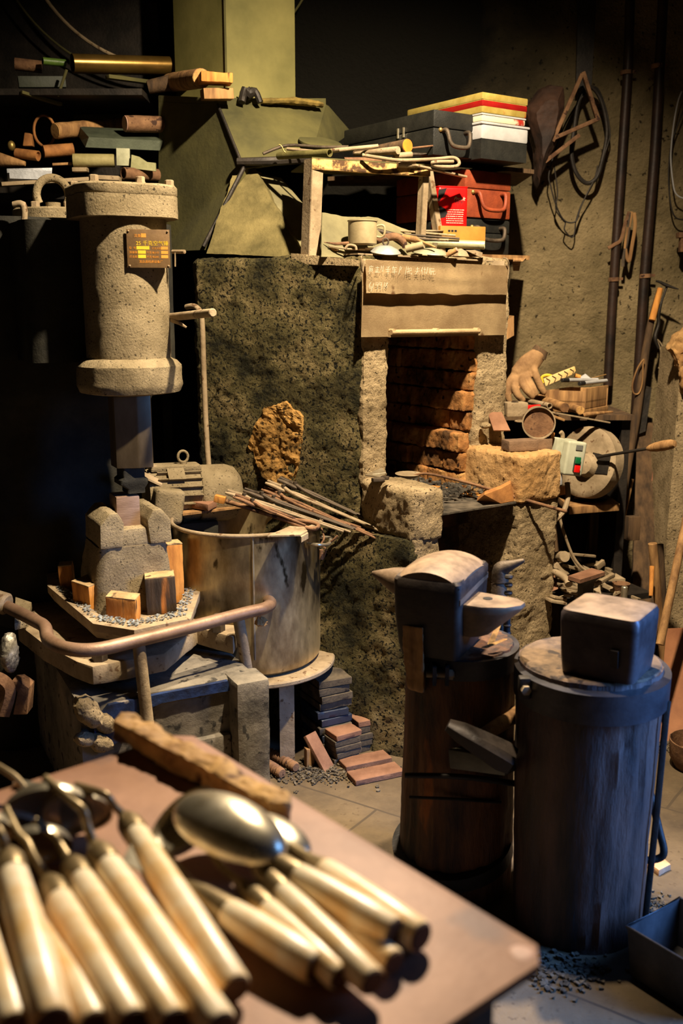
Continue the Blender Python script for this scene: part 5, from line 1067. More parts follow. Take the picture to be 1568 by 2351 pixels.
kd = thing('oval_dish', 'shallow greenish oval lid with a knob right of centre on the stand', 'lid', W(990, 580, 3.05))
dc = W(990, 583, 3.05)
b = MB(); b.lathe([(.001, .018), (.03, .014), (.052, .004), (.054, .001), (.05, 0), (.001, .003)], eul(dc, 8, 0, 30), 40); part(kd, 'dome', b, mat('verdigris_dish', (116, 116, 92), (166, 160, 130), scale=10, rough=.5, metal=.3)); b = MB(); b.cyl(dc + V((.01, 0, .016)), dc + V((.011, -.002, .032)), .006, .008); part(kd, 'knob', b, steel)
s_pipe('bamboo_tube', 'short tan tube with open end, between the two small lids', 'tube', (972, 562, 2.97), (932, 572, 2.98), .011, creamp)
s_pipe('steel_tube', 'long pale square-ended tube pointing right over the stand edge', 'tube', (1113, 563, 3.10), (945, 556, 3.14), .0125, mat('pale_green_tube', (128, 126, 92), (176, 170, 132), scale=10, rough=.5, metal=.3))
s_rod('old_chisel', 'brown wooden-handled chisel behind the curved hook', 'chisel', [(925, 545, 3.05), (955, 550, 3.03), (962, 552, 3.03), (1000, 568, 3.0)], [.010, .010, .005, .003], woodbr)
s_rod('round_file', 'dark thin file crossing from behind the mug to centre', 'file', [(866, 530, 3.1), (930, 545, 3.08), (1010, 552, 3.08)], [.008, .007, .003], iron)
for i, (p, q, lab) in enumerate((((920, 530, 3.15), (1046, 541, 3.12), 'uppermost thin rod pointing at the orange box'), ((925, 538, 3.12), (1055, 548, 3.10), 'middle thin rod pointing at the orange box'), ((935, 548, 3.10), (1030, 551, 3.08), 'lowest thin rod pointing at the orange box'))):
    s_rod('thin_rod', lab, 'rod', [p, q], .0035, (dusty, iron, dusty)[i], 'thin rods on the stand plate')
b = MB(); b.lathe([(.001, 0), (.05, .001), (.052, .004), (.001, .006)], eul(W(980, 532, 3.22), 6, 0, 0), 36); solo('steel_disc', 'thin grey disc lying behind the thin rods', 'disc', b, dusty)
sp = thing('pivot_clamp', 'half-round tan scoop beside a small wooden peg at the stand front', 'scoop', W(1060, 580, 3.03))
b = MB(); b.prism([W(1052, 588, 3.02), W(1079, 590, 3.03), W(1072, 577, 3.03), W(1060, 570, 3.03), W(1053, 572, 3.03)], VV * .05, bev=.003); part(sp, 'scoop', b, dusty)
b = MB(); b.prism([W(1068, 574, 3.06), W(1106, 592, 3.06), W(1108, 580, 3.06), W(1090, 574, 3.06)], VV * .006); part(sp, 'wing', b, dusty)
s_log('wooden_peg', 'small wooden peg with pale round end before the tan scoop', 'peg', (1048, 574, 2.99), (1026, 586, 3.0), .008, woodbr, pinkend, 'pale end')
s_bar('tin_strip', 'flat pale strip along the stand rail, right of the domed lid', 'strip', (945, 584, 3.0), (1016, 588, 3.02), .02, .004, creamp)
s_rod('long_nail', 'long thin tan nail left of the domed lid', 'nail', [(754, 565, 2.92), (800, 572, 2.92), (838, 572, 2.92)], [.002, .003, .0035], dusty)
s_bar('wood_sliver', 'flat sliver of wood at the far left of the stand', 'wood', (738, 566, 2.95), (775, 574, 2.93), .016, .006, woodbr)
s_rod('tin_curl', 'curled pale tin offcut between nail and domed lid', 'offcut', [(792, 572, 2.9), (800, 563, 2.9), (815, 565, 2.9), (818, 574, 2.9)], .004, dusty, smooth=4)

# ================================================================ scrap rack on the left
rk = thing('scrap_rack', 'dark rack of scrap metal against the wall behind the hammer', 'rack', (-.98, 3.75, 0))
X0, X1 = -1.45, -.66
for z in (1.655, 1.985): b = MB(); b.box((X1 - X0, .42, .02), Matrix.Translation(V(((X0 + X1) / 2, 3.72, z - .01)))); part(rk, 'shelf', b, ironblk)
for x in (X0 + .02, X1 - .02):
    b = MB(); b.box((.035, .035, 2.35), Matrix.Translation(V((x, 3.90, 1.175)))); part(rk, 'upright', b, ironblk)
b = MB(); b.box((X1 - X0, .012, 1.5), Matrix.Translation(V(((X0 + X1) / 2, 3.945, 1.75)))); part(rk, 'back_board', b, ironblk)  # black board added to keep the space behind the rack dark
SG = 'scrap metal on the rack'
s_log('rusty_round_bar', 'rusty round bar with pale cut end, right of the middle shelf', 'bar', (288, 284, 3.55), (372, 286, 3.62), .027, rust, pinkend, 'pale cut end')
b = MB(); a, c = W(192, 322, 3.52), W(362, 330, 3.62); d = c - a
b.prism([W(182, 290, 3.60), W(204, 315, 3.50), W(196, 338, 3.50), W(180, 312, 3.60)], d); solo('box_channel', 'large dark grey box channel slanting toward the hood', 'channel', b, mat('dark_grey_steel', (52, 58, 46), (84, 90, 72), scale=8, rough=.6, metal=.3))
s_log('rough_log', 'rough orange log with chewed end on the middle shelf', 'log', (128, 301, 3.55), (275, 288, 3.75), .026, woodbr, woodlt, 'chewed pale end', rough=.005)
s_bar('flat_board', 'greenish board standing behind the rough log', 'board', (170, 280, 3.82), (282, 280, 3.82), .012, .05, hoodm)
b = MB(); cc = W(102, 300, 3.62); b.tube([cc + V((.036 * math.cos(R_(a)), 0, .05 * math.sin(R_(a)))) for a in range(0, 360, 15)], .0045, seg=8, closed=True); solo('iron_ring', 'thin ochre iron ring standing on the middle shelf', 'ring', b, rustor)
b = MB(); b.prism([W(52, 335, 3.6), W(74, 335, 3.6), W(70, 306, 3.6), W(56, 304, 3.6)], (0, .03, 0), bev=.003); solo('rust_block', 'small dull orange block at the left of the middle shelf', 'block', b, rustor)
s_pipe('rusty_pipe', 'orange rusty pipe with dark open end', 'pipe', (100, 348, 3.52), (168, 343, 3.56), .0205, rustor)
s_pipe('jagged_tube', 'jagged orange tube left of the rusty pipe', 'tube', (88, 358, 3.5), (38, 352, 3.52), .0165, rustor)
b = MB(); b.ball(W(26, 335, 3.55), (.013, .013, .017)); solo('brass_ball', 'small yellowish ball near the left photo edge', 'ball', b, brassy)
s_rod('wood_taper', 'tapered brown wood piece at the far left below the knob', 'wood', [(0, 367, 3.5), (58, 376, 3.5)], [.024, .008], woodbr)
s_pipe('pale_pipe', 'pale greenish pipe length on the lower heap', 'pipe', (168, 368, 3.50), (263, 369, 3.52), .0215, mat('pale_dust_pipe', (120, 110, 66), (166, 154, 104), scale=10, rough=.6))
s_bar('marble_offcut', 'whitish speckled square plate beside the pale pipe', 'plate', (268, 360, 3.5), (298, 361, 3.5), .012, .055, mat('speckled_plate', (150, 150, 120), (190, 188, 156), scale=20, rough=.7, speck=(70, 60, 40), sscale=30), roll=4)
b = MB(); b.prism([W(300, 386, 3.48), W(357, 393, 3.48), W(357, 374, 3.48), W(338, 372, 3.48), (W(320, 360, 3.48)), W(302, 355, 3.48)], (0, .012, 0)); solo('torn_plate', 'torn pale plate leaning at the hood side', 'plate', b, mat('torn_pale_plate', (126, 124, 84), (168, 164, 120), scale=14, rough=.7))
s_pipe('dark_red_pipe', 'dark red pipe under the torn plate', 'pipe', (283, 398, 3.46), (362, 402, 3.55), .020, rust)
s_bar('grey_strip', 'short teal-grey strip right of the lifting eye', 'strip', (168, 390, 3.5), (202, 390, 3.5), .03, .013, dusty)
s_bar('grey_slab', 'flat grey slab above the cylinder bolts', 'slab', (214, 408, 3.42), (276, 411, 3.42), .05, .014, dusty)
b = MB(); b.hexa([W(18, 416, 3.38), W(118, 413, 3.42), W(118, 413, 3.50), W(18, 416, 3.46), W(15, 387, 3.38), W(120, 385, 3.42), W(120, 385, 3.50), W(15, 387, 3.46)], bev=.002); b.box((.13, .003, .028), frame(W(70, 401, 3.385), V((1, .3, 0)))); solo('silver_box_section', 'silvery grey box section left of the lifting eye', 'box section', b, mat('silvery_section', (130, 132, 136), (176, 178, 182), scale=8, rough=.45, metal=.4))
s_bar('long_flat', 'long pale flat bar lying under the silver box section', 'bar', (0, 424, 3.36), (200, 412, 3.5), .05, .012, dusty)
s_bar('wood_lath', 'thin brown lath above the lifting eye', 'lath', (120, 378, 3.5), (165, 376, 3.52), .02, .008, woodbr)
# upper shelf
bt = s_pipe('brass_tube', 'big polished tube with golden highlight on the top shelf', 'tube', (166, 146, 3.55), (400, 152, 3.72), .031, mat('polished_brown_tube', (116, 88, 40), (156, 124, 64), scale=5, rough=.28, metal=.8, bump=.03))
s_rod('rusted_bar', 'rust-brown bar end left on the top shelf', 'bar', [(34, 147, 3.6), (96, 154, 3.62)], .020, rust)
s_pipe('green_pipe', 'thin green pipe above the rust-brown bar', 'pipe', (98, 140, 3.56), (150, 145, 3.6), .012, mat('green_enamel_pipe', (60, 84, 30), (96, 124, 50), scale=8, rough=.4))
s_rod('leaning_bar', 'thin pale bar leaning down from the polished tube', 'bar', [(153, 160, 3.52), (133, 221, 3.52)], .005, hoodm)
s_bar('dark_box_bar', 'dark square box bar low on the top shelf', 'bar', (42, 190, 3.55), (150, 190, 3.6), .04, .035, mat('dark_green_bar', (36, 40, 30), (58, 62, 48), scale=8, rough=.6))
s_bar('dark_lath', 'dim greenish lath slanting under the dark box bar', 'lath', (48, 212, 3.5), (140, 240, 3.6), .02, .010, hoodm)
s_bar('dark_lath', 'dim pointed lath below the polished tube', 'lath', (246, 176, 3.5), (350, 190, 3.62), .025, .012, hoodm)
s_log('stub_log', 'stubby orange-brown log end beside the chimney', 'log', (462, 180, 3.38), (390, 190, 3.66), .030, woodbr, woodlt, 'rough orange end', rough=.004)
s_rod('long_dark_log', 'long dark brown log running to the chimney', 'log', [(340, 200, 3.6), (450, 180, 3.62)], [.022, .032], wooddk)
b = MB(); b.box((.10, .06, .03), frame(W(495, 181, 3.36) , V((1, .3, 0))), bev=.004); b.rough(.006, 20, .012, 3); solo('wood_chunk', 'orange wood chunk before the chimney corner', 'wood', b, woodor)
s_bar('wood_offcut', 'short brown slat below the wood chunk on the hood top', 'wood', (464, 217, 3.36), (532, 217, 3.40), .04, .032, woodbr, rough=.002)
b = MB(); rg = random.Random(6); p0, p1_ = W(600, 236, 3.50), W(740, 245, 3.60)
b.tube([p0 + V((0, 0, .004)), p0.lerp(p1_, .5) + V((0, 0, .012)), p1_ + V((0, 0, .006))], [.014, .020, .016], seg=8, flat=.6); b.rough(.012, 20, .012, 3)
solo('soot_crust', 'crumbly ochre crust along the hood top before the chimney', 'crust', b, mat('ochre_crust', (80, 66, 26), (130, 108, 48), scale=20, rough=.95, bump=.6))
b = MB(); b.tube([W(555, 235, 3.44), W(562, 205, 3.46), W(572, 215, 3.46), W(585, 208, 3.47), W(598, 236, 3.47)], [.012, .014, .02, .012, .010], seg=8, smooth=3); b.rough(.006, 20, .012, 4); solo('black_rag', 'black sooty rag slumped at the chimney foot', 'rag', b, ironblk)
b = MB(); hc_ = W(378, -215, 3.80); b.tube([hc_ + V((.52 * math.cos(k * 2 * math.pi / 96), 0, .52 * math.sin(k * 2 * math.pi / 96))) for k in range(96)], .006, seg=8, closed=True); solo('wire_hoop', 'large pale hoop hanging high on the wall, upper left', 'hoop', b, dusty)
b = MB(); hc2 = W(378, -215, 3.86); b.tube([hc2 + V((.60 * math.cos(k * 2 * math.pi / 96) - .03, 0, .575 * math.sin(k * 2 * math.pi / 96))) for k in range(96)], .004, seg=8, closed=True); solo('wire_hoop', 'fainter greenish hoop behind the large pale hoop', 'hoop', b, hoodm)
# ================================================================ right wall: pipes, hanging things
YW = 3.955
def drainpipe(lab, pts, r, cl):
    t = thing('drain_pipe', lab, 'pipe', W(pts[-1][0], pts[-1][1], YW)); b = MB(); b.tube([W(x, y, YW - .01) for x, y in pts], r, seg=16, smooth=3); part(t, 'pipe', b, mat('black_pipe', (26, 18, 14), (56, 38, 28), scale=8, rough=.5, metal=.2, bump=.2) if 'black_pipe' not in MATS else MATS['black_pipe'])
    for x, y, dx in cl:
        b = MB(); a, c = W(x - 12, y, YW - .012), W(x + 12, y + 1, YW - .012); b.cyl(W(x, y + 6, YW - .012), W(x, y - 3, YW - .012), r * 1.18); b.box((.05, .004, .010), Matrix.Translation(W(x + dx, y, YW + .012))); part(t, 'clamp', b, rust)
    return t
drainpipe('left one of two black wall pipes', [(1447, -40), (1443, 120), (1430, 330), (1417, 520), (1405, 700), (1395, 885)], .0175, [(1409, 640, 6), (1437, 165, 8)])
drainpipe('right one of two black wall pipes', [(1524, -40), (1516, 120), (1504, 330), (1492, 480), (1478, 650), (1464, 870), (1443, 1150)], .0185, [(1481, 632, 8), (1508, 150, 8)])
b = MB(); b.prism([W(1322, -60, YW), W(1372, -60, YW), W(1366, 60, YW), W(1358, 200, YW - .02), W(1322, 205, YW - .02), W(1326, 60, YW)], (0, .006, 0)); solo('rubber_belt', 'wide dark belt hanging from above over the wall hook', 'belt', b, ironblk)
sd_ = [(1200, 250), (1236, 205), (1262, 195), (1288, 200), (1292, 240), (1282, 300), (1268, 340), (1248, 385), (1236, 415), (1231, 435), (1224, 415), (1224, 350), (1212, 310), (1203, 280)]
b = MB(); n = len(sd_); r0_ = [W(x, y, YW - .02) for x, y in sd_]; cz = sum(r0_, V()) / n
b.loft([r0_, [cz + (p - cz) * .93 + V((0, -.055, 0)) for p in r0_], [cz + (p - cz) * .55 + V((0, -.10, .01)) for p in r0_]]); b.rough(.012, 12, .010, 4); solo('leather_apron', 'dark rust-brown leather apron bunched on the wall hook', 'apron', b, mat('dark_brown_leather', (34, 22, 16), (70, 44, 28), scale=8, rough=.75, bump=.4))
fr = thing('wooden_yoke', 'triangular rust-brown wooden yoke hanging beside the leather apron', 'yoke', W(1320, 340, YW))
for i, (p, q, r) in enumerate((((1338, 165, 3.84), (1372, 274, 3.86), .010), ((1336, 170, 3.84), (1268, 325, 3.86), .011), ((1262, 322, 3.86), (1376, 272, 3.86), .012), ((1250, 372, 3.88), (1330, 310, 3.88), .010))):
    b = MB(); a, c = W(*p), W(*q); b.box(((c - a).length, .014, r * 2), frame(a.lerp(c, .5), c - a, (0, -1, 0)), bev=.002); b.rough(.0015, 20, .02, i); part(fr, 'rail', b, rust)
def loop(pts, y, r, nm, lab, m, cat='cable', closed=True): b = MB(); b.tube([W(p[0], p[1], y if len(p) < 3 else p[2]) for p in pts], r, seg=8, closed=closed, smooth=6); return solo(nm, lab, cat, b, m)
loop([(1318, 300), (1312, 350), (1322, 395), (1345, 420), (1368, 410), (1382, 370), (1394, 300), (1380, 230), (1355, 200), (1330, 230)], 3.94, .008, 'rubber_hose', 'thick dark hose loop hanging below the wooden yoke', ironblk, 'hose')
loop([(1262, 390), (1265, 430), (1280, 480), (1298, 508), (1322, 508), (1332, 480), (1345, 450), (1370, 400), (1396, 330), (1400, 300), (1388, 240), (1360, 200), (1300, 280)], 3.935, .0028, 'wire_coil', 'thin dark wire loop drooping under the wooden yoke', ironblk, 'wire')
loop([(1272, 380), (1280, 440), (1276, 480), (1292, 505), (1298, 512), (1296, 528), (1313, 545), (1320, 530), (1322, 508), (1335, 470), (1362, 420), (1372, 380)], 3.94, .0026, 'wire_coil', 'second thin wire with a knotted triangle at its lowest point', ironblk, 'wire', closed=False)
loop([(1565, 210), (1556, 235), (1546, 290), (1540, 360), (1545, 420), (1552, 445), (1568, 455), (1580, 450)], 3.95, .0030, 'white_wire', 'white wire loop at the right photo edge, upper wall', plastw, 'wire', closed=False)
loop([(1580, 232), (1566, 260), (1542, 330), (1535, 400), (1540, 470), (1552, 500), (1580, 505)], 3.968, .0030, 'grey_wire', 'grey wire loop just inside the white wire loop', ironblk, 'wire', closed=False)
lb = thing('strap_bundle', 'bundle of thin brown straps hanging between the two wall pipes', 'strap', W(1440, 540, YW))
for i, pts in enumerate(([(1445, 486), (1435, 515), (1426, 550), (1410, 562), (1396, 570)], [(1450, 486), (1442, 530), (1436, 570), (1444, 600), (1450, 570), (1458, 520), (1456, 488)], [(1447, 488), (1440, 550), (1432, 590), (1430, 612)])):
    b = MB(); b.tube([W(x, y, 3.925) for x, y in pts], .007, seg=8, smooth=5, flat=.5); part(lb, 'strap', b, (rust, woodbr, iron)[i])
b = MB(); b.box((.05, .04, .02), Matrix.Translation(W(1570, 540, 3.93)), bev=.003); b.box((.02, .03, .06), Matrix.Translation(W(1566, 560, 3.93)), bev=.003); solo('wall_hook', 'dark iron wall hook cut by the right photo edge', 'hook', b, rust)

# ================================================================ wall shelf right of the forge mouth
ms = thing('tool_shelf', 'dark board shelf right of the forge mouth, crowded with tools', 'shelf', (.78, 3.6, .89))
b = MB(); b.box((.46, .52, .018), rotz((.775, 3.68, .905), 0)); part(ms, 'board', b, wooddk)
b = MB(); b.box((.03, .5, .9), rotz((.99, 3.70, .45), 0)); part(ms, 'side_panel', b, ironblk)
b = MB(); b.box((.46, .02, .9), rotz((.775, 3.93, .45), 0)); part(ms, 'back_panel', b, ironblk)
zs = .915
gl = thing('leather_glove', 'stiff grimy leather work glove with curled fingers on the tool shelf', 'glove', W(1200, 900, 3.45))
b = MB(); g_ = lambda x, y, d=0: W(x, y, 3.46 + d)
b.loft([[g_(*p) for p in [(1166, 868), (1205, 862), (1236, 845), (1228, 838), (1195, 850), (1166, 860)]]], caps=False) if False else None
b.tube([g_(1188, 880), g_(1198, 858), g_(1214, 836), g_(1232, 818), g_(1240, 808)], [.024, .040, .038, .030, .026], seg=16, smooth=4, flat=.55)
for pts, r in ((((1180, 862), (1168, 880, -.02), (1166, 905, -.03), (1170, 922, -.03)), .0125), (((1190, 864), (1180, 882, -.03), (1188, 905, -.05), (1200, 918, -.05)), .0135), (((1200, 860), (1200, 878, -.04), (1210, 896, -.06), (1222, 910, -.06)), .0135), (((1208, 852), (1212, 870, -.03), (1222, 888, -.05), (1230, 904, -.05)), .0125), (((1222, 836), (1230, 862, -.02), (1240, 886, -.02), (1248, 900, -.02)), .0135)):
    b.tube([g_(*p) for p in pts], [r * 1.1, r, r, r * .8], seg=12, smooth=4)
    e = pts[-1]; b.ball(g_(*e), r * .8, seg=10, rings=6)
o = part(gl, 'hand', b, glovem)
rm_ = o.modifiers.new('r', 'REMESH'); rm_.mode = 'VOXEL'; rm_.voxel_size = .0035; rm_.use_smooth_shade = True
b = MB(); b.tube([g_(1234, 820), g_(1240, 806), g_(1244, 800)], [.030, .028, .026], seg=14, flat=.5); part(gl, 'cuff', b, wooddk, 'dark stiff cuff')
bx = thing('wooden_tray', 'open brown wooden tray of pens and odds on the tool shelf', 'box', W(1330, 940, 3.55))
q0_, q1_, q2_ = W(1252, 905, 3.47), W(1345, 908, 3.42), W(1396, 908, 3.56); zb0 = zs
def wallp(a, c, th, z0, z1):
    a = V((a.x, a.y, 0)); c = V((c.x, c.y, 0)); n = (c - a).normalized(); n = V((-n.y, n.x, 0)); z0 = V((0, 0, z0)); z1 = V((0, 0, z1))
    b = MB(); b.hexa([a + z0, c + z0, c + n * th + z0, a + n * th + z0, a + z1, c + z1, c + n * th + z1, a + n * th + z1], bev=.002); return b
zt_ = 1.005
part(bx, 'front_board', wallp(q0_, q1_, .012, zb0 + .006, zt_ - .01), woodbr); part(bx, 'end_board', wallp(q1_, q2_, .012, zb0 + .02, zt_), woodbr)
q3_ = q0_ + (q2_ - q1_); part(bx, 'back_board', wallp(q2_, q3_, .012, zb0, zt_ - .01), woodbr); part(bx, 'end_board', wallp(q3_, q0_, .012, zb0, zt_ - .01), woodbr)
b = MB(); b.prism([V((p.x, p.y, zb0 + .04)) for p in (q0_, q1_, q2_, q3_)], (0, 0, .006)); part(bx, 'bottom', b, woodbr)
part(bx, 'lower_rail', wallp(q1_ + V((-.01, -.012, 0)), q2_ + V((.0, -.012, 0)), .012, zb0 + .0, zb0 + .018), woodbr)
for i, (p, q, lab) in enumerate((((1290, 873, 3.46), (1372, 872, 3.56), 'white marker pen with black cap lying back in the wooden tray'), ((1330, 881, 3.42), (1392, 874, 3.55), 'white marker pen with printed barrel nearest the tray edge'))):
    t = thing('marker_pen', lab, 'pen', W(*p), group='pens in the wooden tray'); a, c = W(*p), W(*q); b = MB(); b.cyl(a.lerp(c, .18), c, .0068, bev=.001); part(t, 'barrel', b, plastw); b = MB(); b.cyl(a, a.lerp(c, .18), .0072, bev=.001); part(t, 'cap', b, blackp)
t = thing('woven_band', 'woven palm-leaf band with dark zigzag pattern in the wooden tray', 'band', W(1290, 870, 3.5)); b = MB(); a, c = W(1250, 878, 3.47), W(1322, 850, 3.52); d = (c - a).normalized(); n_ = d.cross(V((0, 1, 0))).normalized()
b.prism([a - n_ * .014, a.lerp(c, .9) - n_ * .010, c - n_ * .002, c + n_ * .014, a.lerp(c, .5) + n_ * .014, a + n_ * .012], (0, .012, 0), bev=.002); part(t, 'band', b, mat('straw', (206, 170, 104), (232, 200, 140), scale=12, rough=.7, bump=.2)); b = MB()
for k in range(5):
    s = a.lerp(c, .08 + k * .19)
    b.tube([s - n_ * .012 + V((0, -.002, 0)), s + d * .012 + V((0, -.002, 0)), s + n_ * .012 + V((0, -.002, 0))], .0014, seg=5)
part(t, 'zigzag', b, wooddk)
s_rod('yellow_strip', 'yellow plastic strip curling in the tray, left', 'strip', [(1246, 880, 3.5), (1244, 866, 3.5), (1256, 861, 3.5), (1268, 864, 3.5)], .005, yellowp, smooth=4, flat=.4)
s_rod('copper_scrap', 'orange-brown scrap behind the woven band', 'scrap', [(1320, 862, 3.54), (1332, 866, 3.54)], .008, woodor)
b = MB(); b.prism([W(1328, 868, 3.55), W(1356, 868, 3.55), W(1344, 858, 3.56)], (0, .003, 0)); solo('paper_scrap', 'folded white paper scrap standing behind the marker pens', 'paper', b, plastw)
s_rod('wooden_skewer', 'thin pale skewer pointing to the wall pipe', 'stick', [(1360, 868, 3.6), (1391, 860, 3.75)], .002, woodlt)
hb = thing('hammer_head', 'block-shaped iron hammer head with an eye hole on the shelf edge', 'hammer head', W(1182, 955, 3.22)); b = MB(); hx = frame(W(1182, 939, 3.23), V((.96, .2, 0))); b.box((.072, .05, .046), hx, bev=.005); b.rough(.0015, 20, .012, 1); part(hb, 'block', b, dusty); b = MB(); b.lathe([(.012, 0), (.012, .001), (.001, .0012)], hx @ Matrix.Translation(V((-.004, -.008, .0235))), 16); part(hb, 'eye', b, ironblk)
for p, q, r, m, e, lab, el in (((1296, 936, 3.30), (1228, 912, 3.56), .0165, woodbr, endgrain, 'octagonal yellow-brown handle piece pointing forward on the shelf', 'dark end'), ((1332, 942, 3.34), (1300, 932, 3.5), .0145, woodbr, woodlt, 'short brown handle piece right of the octagonal one', 'pale end'), ((1288, 920, 3.46), (1244, 906, 3.62), .012, woodbr, woodlt, 'third handle piece behind, against the tray front', 'pale end')):
    s_log('tool_haft', lab, 'haft', p, q, r, m, e, el)
s_pipe('grey_tube', 'short grey tube with open end on the shelf beside the glove', 'tube', (1262, 932, 3.27), (1208, 920, 3.44), .0095, dusty)
s_rod('red_grip', 'bright red plastic grip peeking over the fallen mug', 'grip', [(1208, 937, 3.24), (1238, 935, 3.26)], .0095, redb)
mu = thing('steel_mug', 'dented steel mug lying on its side, mouth toward the camera', 'mug', W(1236, 1008, 3.10)); ma = W(1237, 971, 3.08); dm = V((-.14, -1, .0)).normalized(); MMg = along(ma - dm * .075, ma)
b = MB(); b.lathe([(.001, .003), (.043, 0), (.046, .004), (.048, .070), (.0515, .073), (.0515, .076), (.0475, .076), (.044, .006), (.001, .006)], MMg, 48); part(mu, 'body', b, dusty)
b = MB(); b.lathe([(.0465, .066), (.0435, .0075), (.001, .0070)], MMg, 40); part(mu, 'rusty_inside', b, rust, 'rusty brown inside'); b = MB(); hp_ = lambda a, z, k=0: MMg @ V((-.047 - a, k, z)); b.tube([hp_(0, .055), hp_(.016, .055), hp_(.022, .04), hp_(.018, .02), hp_(0, .02)], .004, seg=8, flat=.5, smooth=4); part(mu, 'handle', b, dusty)
for i, (x, y, yy, w, h, lab) in enumerate(((1193, 1033, 3.03, .10, .032, 'long brown firebrick lying before the fallen mug'), (1240, 1030, 3.10, .055, .034, 'shaded half brick under the fallen mug'))):
    b = MB(); b.box((w, .055, h), frame(W(x, y, yy), V((.95, .3, 0))), bev=.003, base=True); b.rough(.002, 24, .012, i); solo('brick', lab, 'brick', b, mat('grey_brown_brick', (92, 70, 52), (132, 104, 78), scale=10, rough=.9, bump=.5, bscale=90) if i == 0 else MATS['grey_brown_brick'], group='bricks on the stone block')
b = MB(); b.hexa([W(1133, 988, 3.10), W(1172, 988, 3.08), W(1172, 990, 3.092), W(1133, 990, 3.112), W(1119, 946, 3.18), W(1152, 946, 3.16), W(1152, 946, 3.172), W(1119, 946, 3.192)], bev=.001); b.rough(.0012, 20, .012, 2); solo('leaning_tile', 'tan tile leaning against the right pillar of the forge', 'tile', b, tilem)
b = MB(); b.ball(W(1115, 977, 3.12), (.018, .014, .010)); b.rough(.005, 30, .008, 3); solo('mortar_lump', 'small mortar lump left of the leaning tile', 'lump', b, concrete)
s_bar('flat_iron', 'long flat iron strip jutting off the shelf front', 'strip', (1264, 946, 3.28), (1398, 970, 3.34), .02, .005, dusty)
s_rod('old_stick', 'knobby stick lying on the shelf end near the pipe', 'stick', [(1330, 958, 3.36), (1345, 952, 3.38), (1405, 946, 3.5)], [.006, .009, .005], woodbr)
s_bar('wood_chip', 'short flat wood chip under the shelf right of the fallen mug', 'wood', (1268, 955, 3.25), (1292, 964, 3.26), .03, .008, woodbr)

# ================================================================ switch box and cut-off machine
sw = thing('switch_box', 'grey-green push-button switch box, green over red buttons', 'switch', W(1300, 1050, 3.12))
SB = frame(W(1306, 1050, 3.10), V((.90, .32, 0))) @ Matrix.Rotation(R_(8), 4, 'Y')
b = MB(); b.box((.068, .034, .108), SB @ Matrix.Translation(V((.004, -.016, 0))), bev=.008, seg=3); part(sw, 'cover', b, switchg); b = MB(); b.box((.076, .045, .112), SB @ Matrix.Translation(V((-.012, .026, 0))), bev=.006); part(sw, 'back_box', b, switchg)
b = MB(); b.box((.022, .004, .046), SB @ Matrix.Translation(V((.010, -.034, -.016))), bev=.001); part(sw, 'button_plate', b, pl('dark_green_plate', (40, 60, 48)))
b = MB(); b.box((.018, .008, .020), SB @ Matrix.Translation(V((.010, -.037, -.004))), bev=.002); part(sw, 'green_button', b, greenp, 'green button'); b = MB(); b.box((.018, .010, .022), SB @ Matrix.Translation(V((.011, -.038, -.030))), bev=.002); part(sw, 'red_button', b, redb, 'red button')
b = MB(); b.box((.024, .002, .016), SB @ Matrix.Translation(V((.010, -.034, .036)))); part(sw, 'rating_plate', b, pl('grey_plate', (120, 120, 112))); b = MB(); b.tube([SB @ V((-.02, .02, .05)), SB @ V((-.024, .02, .068)), SB @ V((-.032, .02, .075))], .007, seg=10, smooth=4); part(sw, 'cable_gland', b, dusty); b = MB(); b.tube([SB @ V((-.028, .0, -.052)), SB @ V((-.026, -.004, -.072)), SB @ V((-.020, -.006, -.088))], [.011, .012, .008], seg=12, smooth=4); part(sw, 'lower_gland', b, plastw, 'white gland')
b = MB(); b.box((.012, .05, .14), SB @ Matrix.Translation(V((-.055, .05, 0)))); b.box((.05, .02, .06), SB @ Matrix.Translation(V((-.03, .06, -.1)))); part(sw, 'mounting_board', b, woodor)
cu = thing('cutoff_saw', 'dusty abrasive cut-off saw with round guard and long lever', 'saw', W(1360, 1150, 3.38)); gc = W(1352, 1062, 3.36); ga = V((-.76, -.60, .22)).normalized(); GMx = along(gc, gc + ga)
b = MB(); b.lathe([(.001, -.03), (.118, -.03), (.122, -.026), (.122, .02), (.112, .028), (.09, .030), (.001, .032)], GMx, 56); b.rough(.0015, 14, .02, 3); part(cu, 'wheel_guard', b, dusty)
b = MB(); b.lathe([(.045, .03), (.034, .055), (.001, .06)], GMx @ Matrix.Translation(V((.02, -.01, 0))), 12); b.rough(.004, 24, .012, 2); part(cu, 'hub', b, dusty); b = MB(); b.prism([GMx @ V(q) for q in ((-.06, -.02, .034), (.03, -.05, .034), (.045, .02, .034), (-.03, .05, .034), (-.075, .03, .034))], ga * .006); b.rough(.006, 20, .012, 5); part(cu, 'caked_mud', b, castdust, 'flaking caked dust'); b = MB(); b.prism([GMx @ V(q) for q in ((.035, -.035, .0335), (.105, -.03, .0305), (.105, .03, .0305), (.035, .035, .0335))], ga * .0015); part(cu, 'dark_slot', b, ironblk, 'dark opening')
b = MB(); a, c = W(1384, 1047, 3.26), W(1486, 1030, 3.12); e = W(1551, 1018, 3.03); b.tube([W(1372, 1050, 3.28), a, c], .0052, seg=10); part(cu, 'lever', b, ironblk, 'thin dark lever rod')
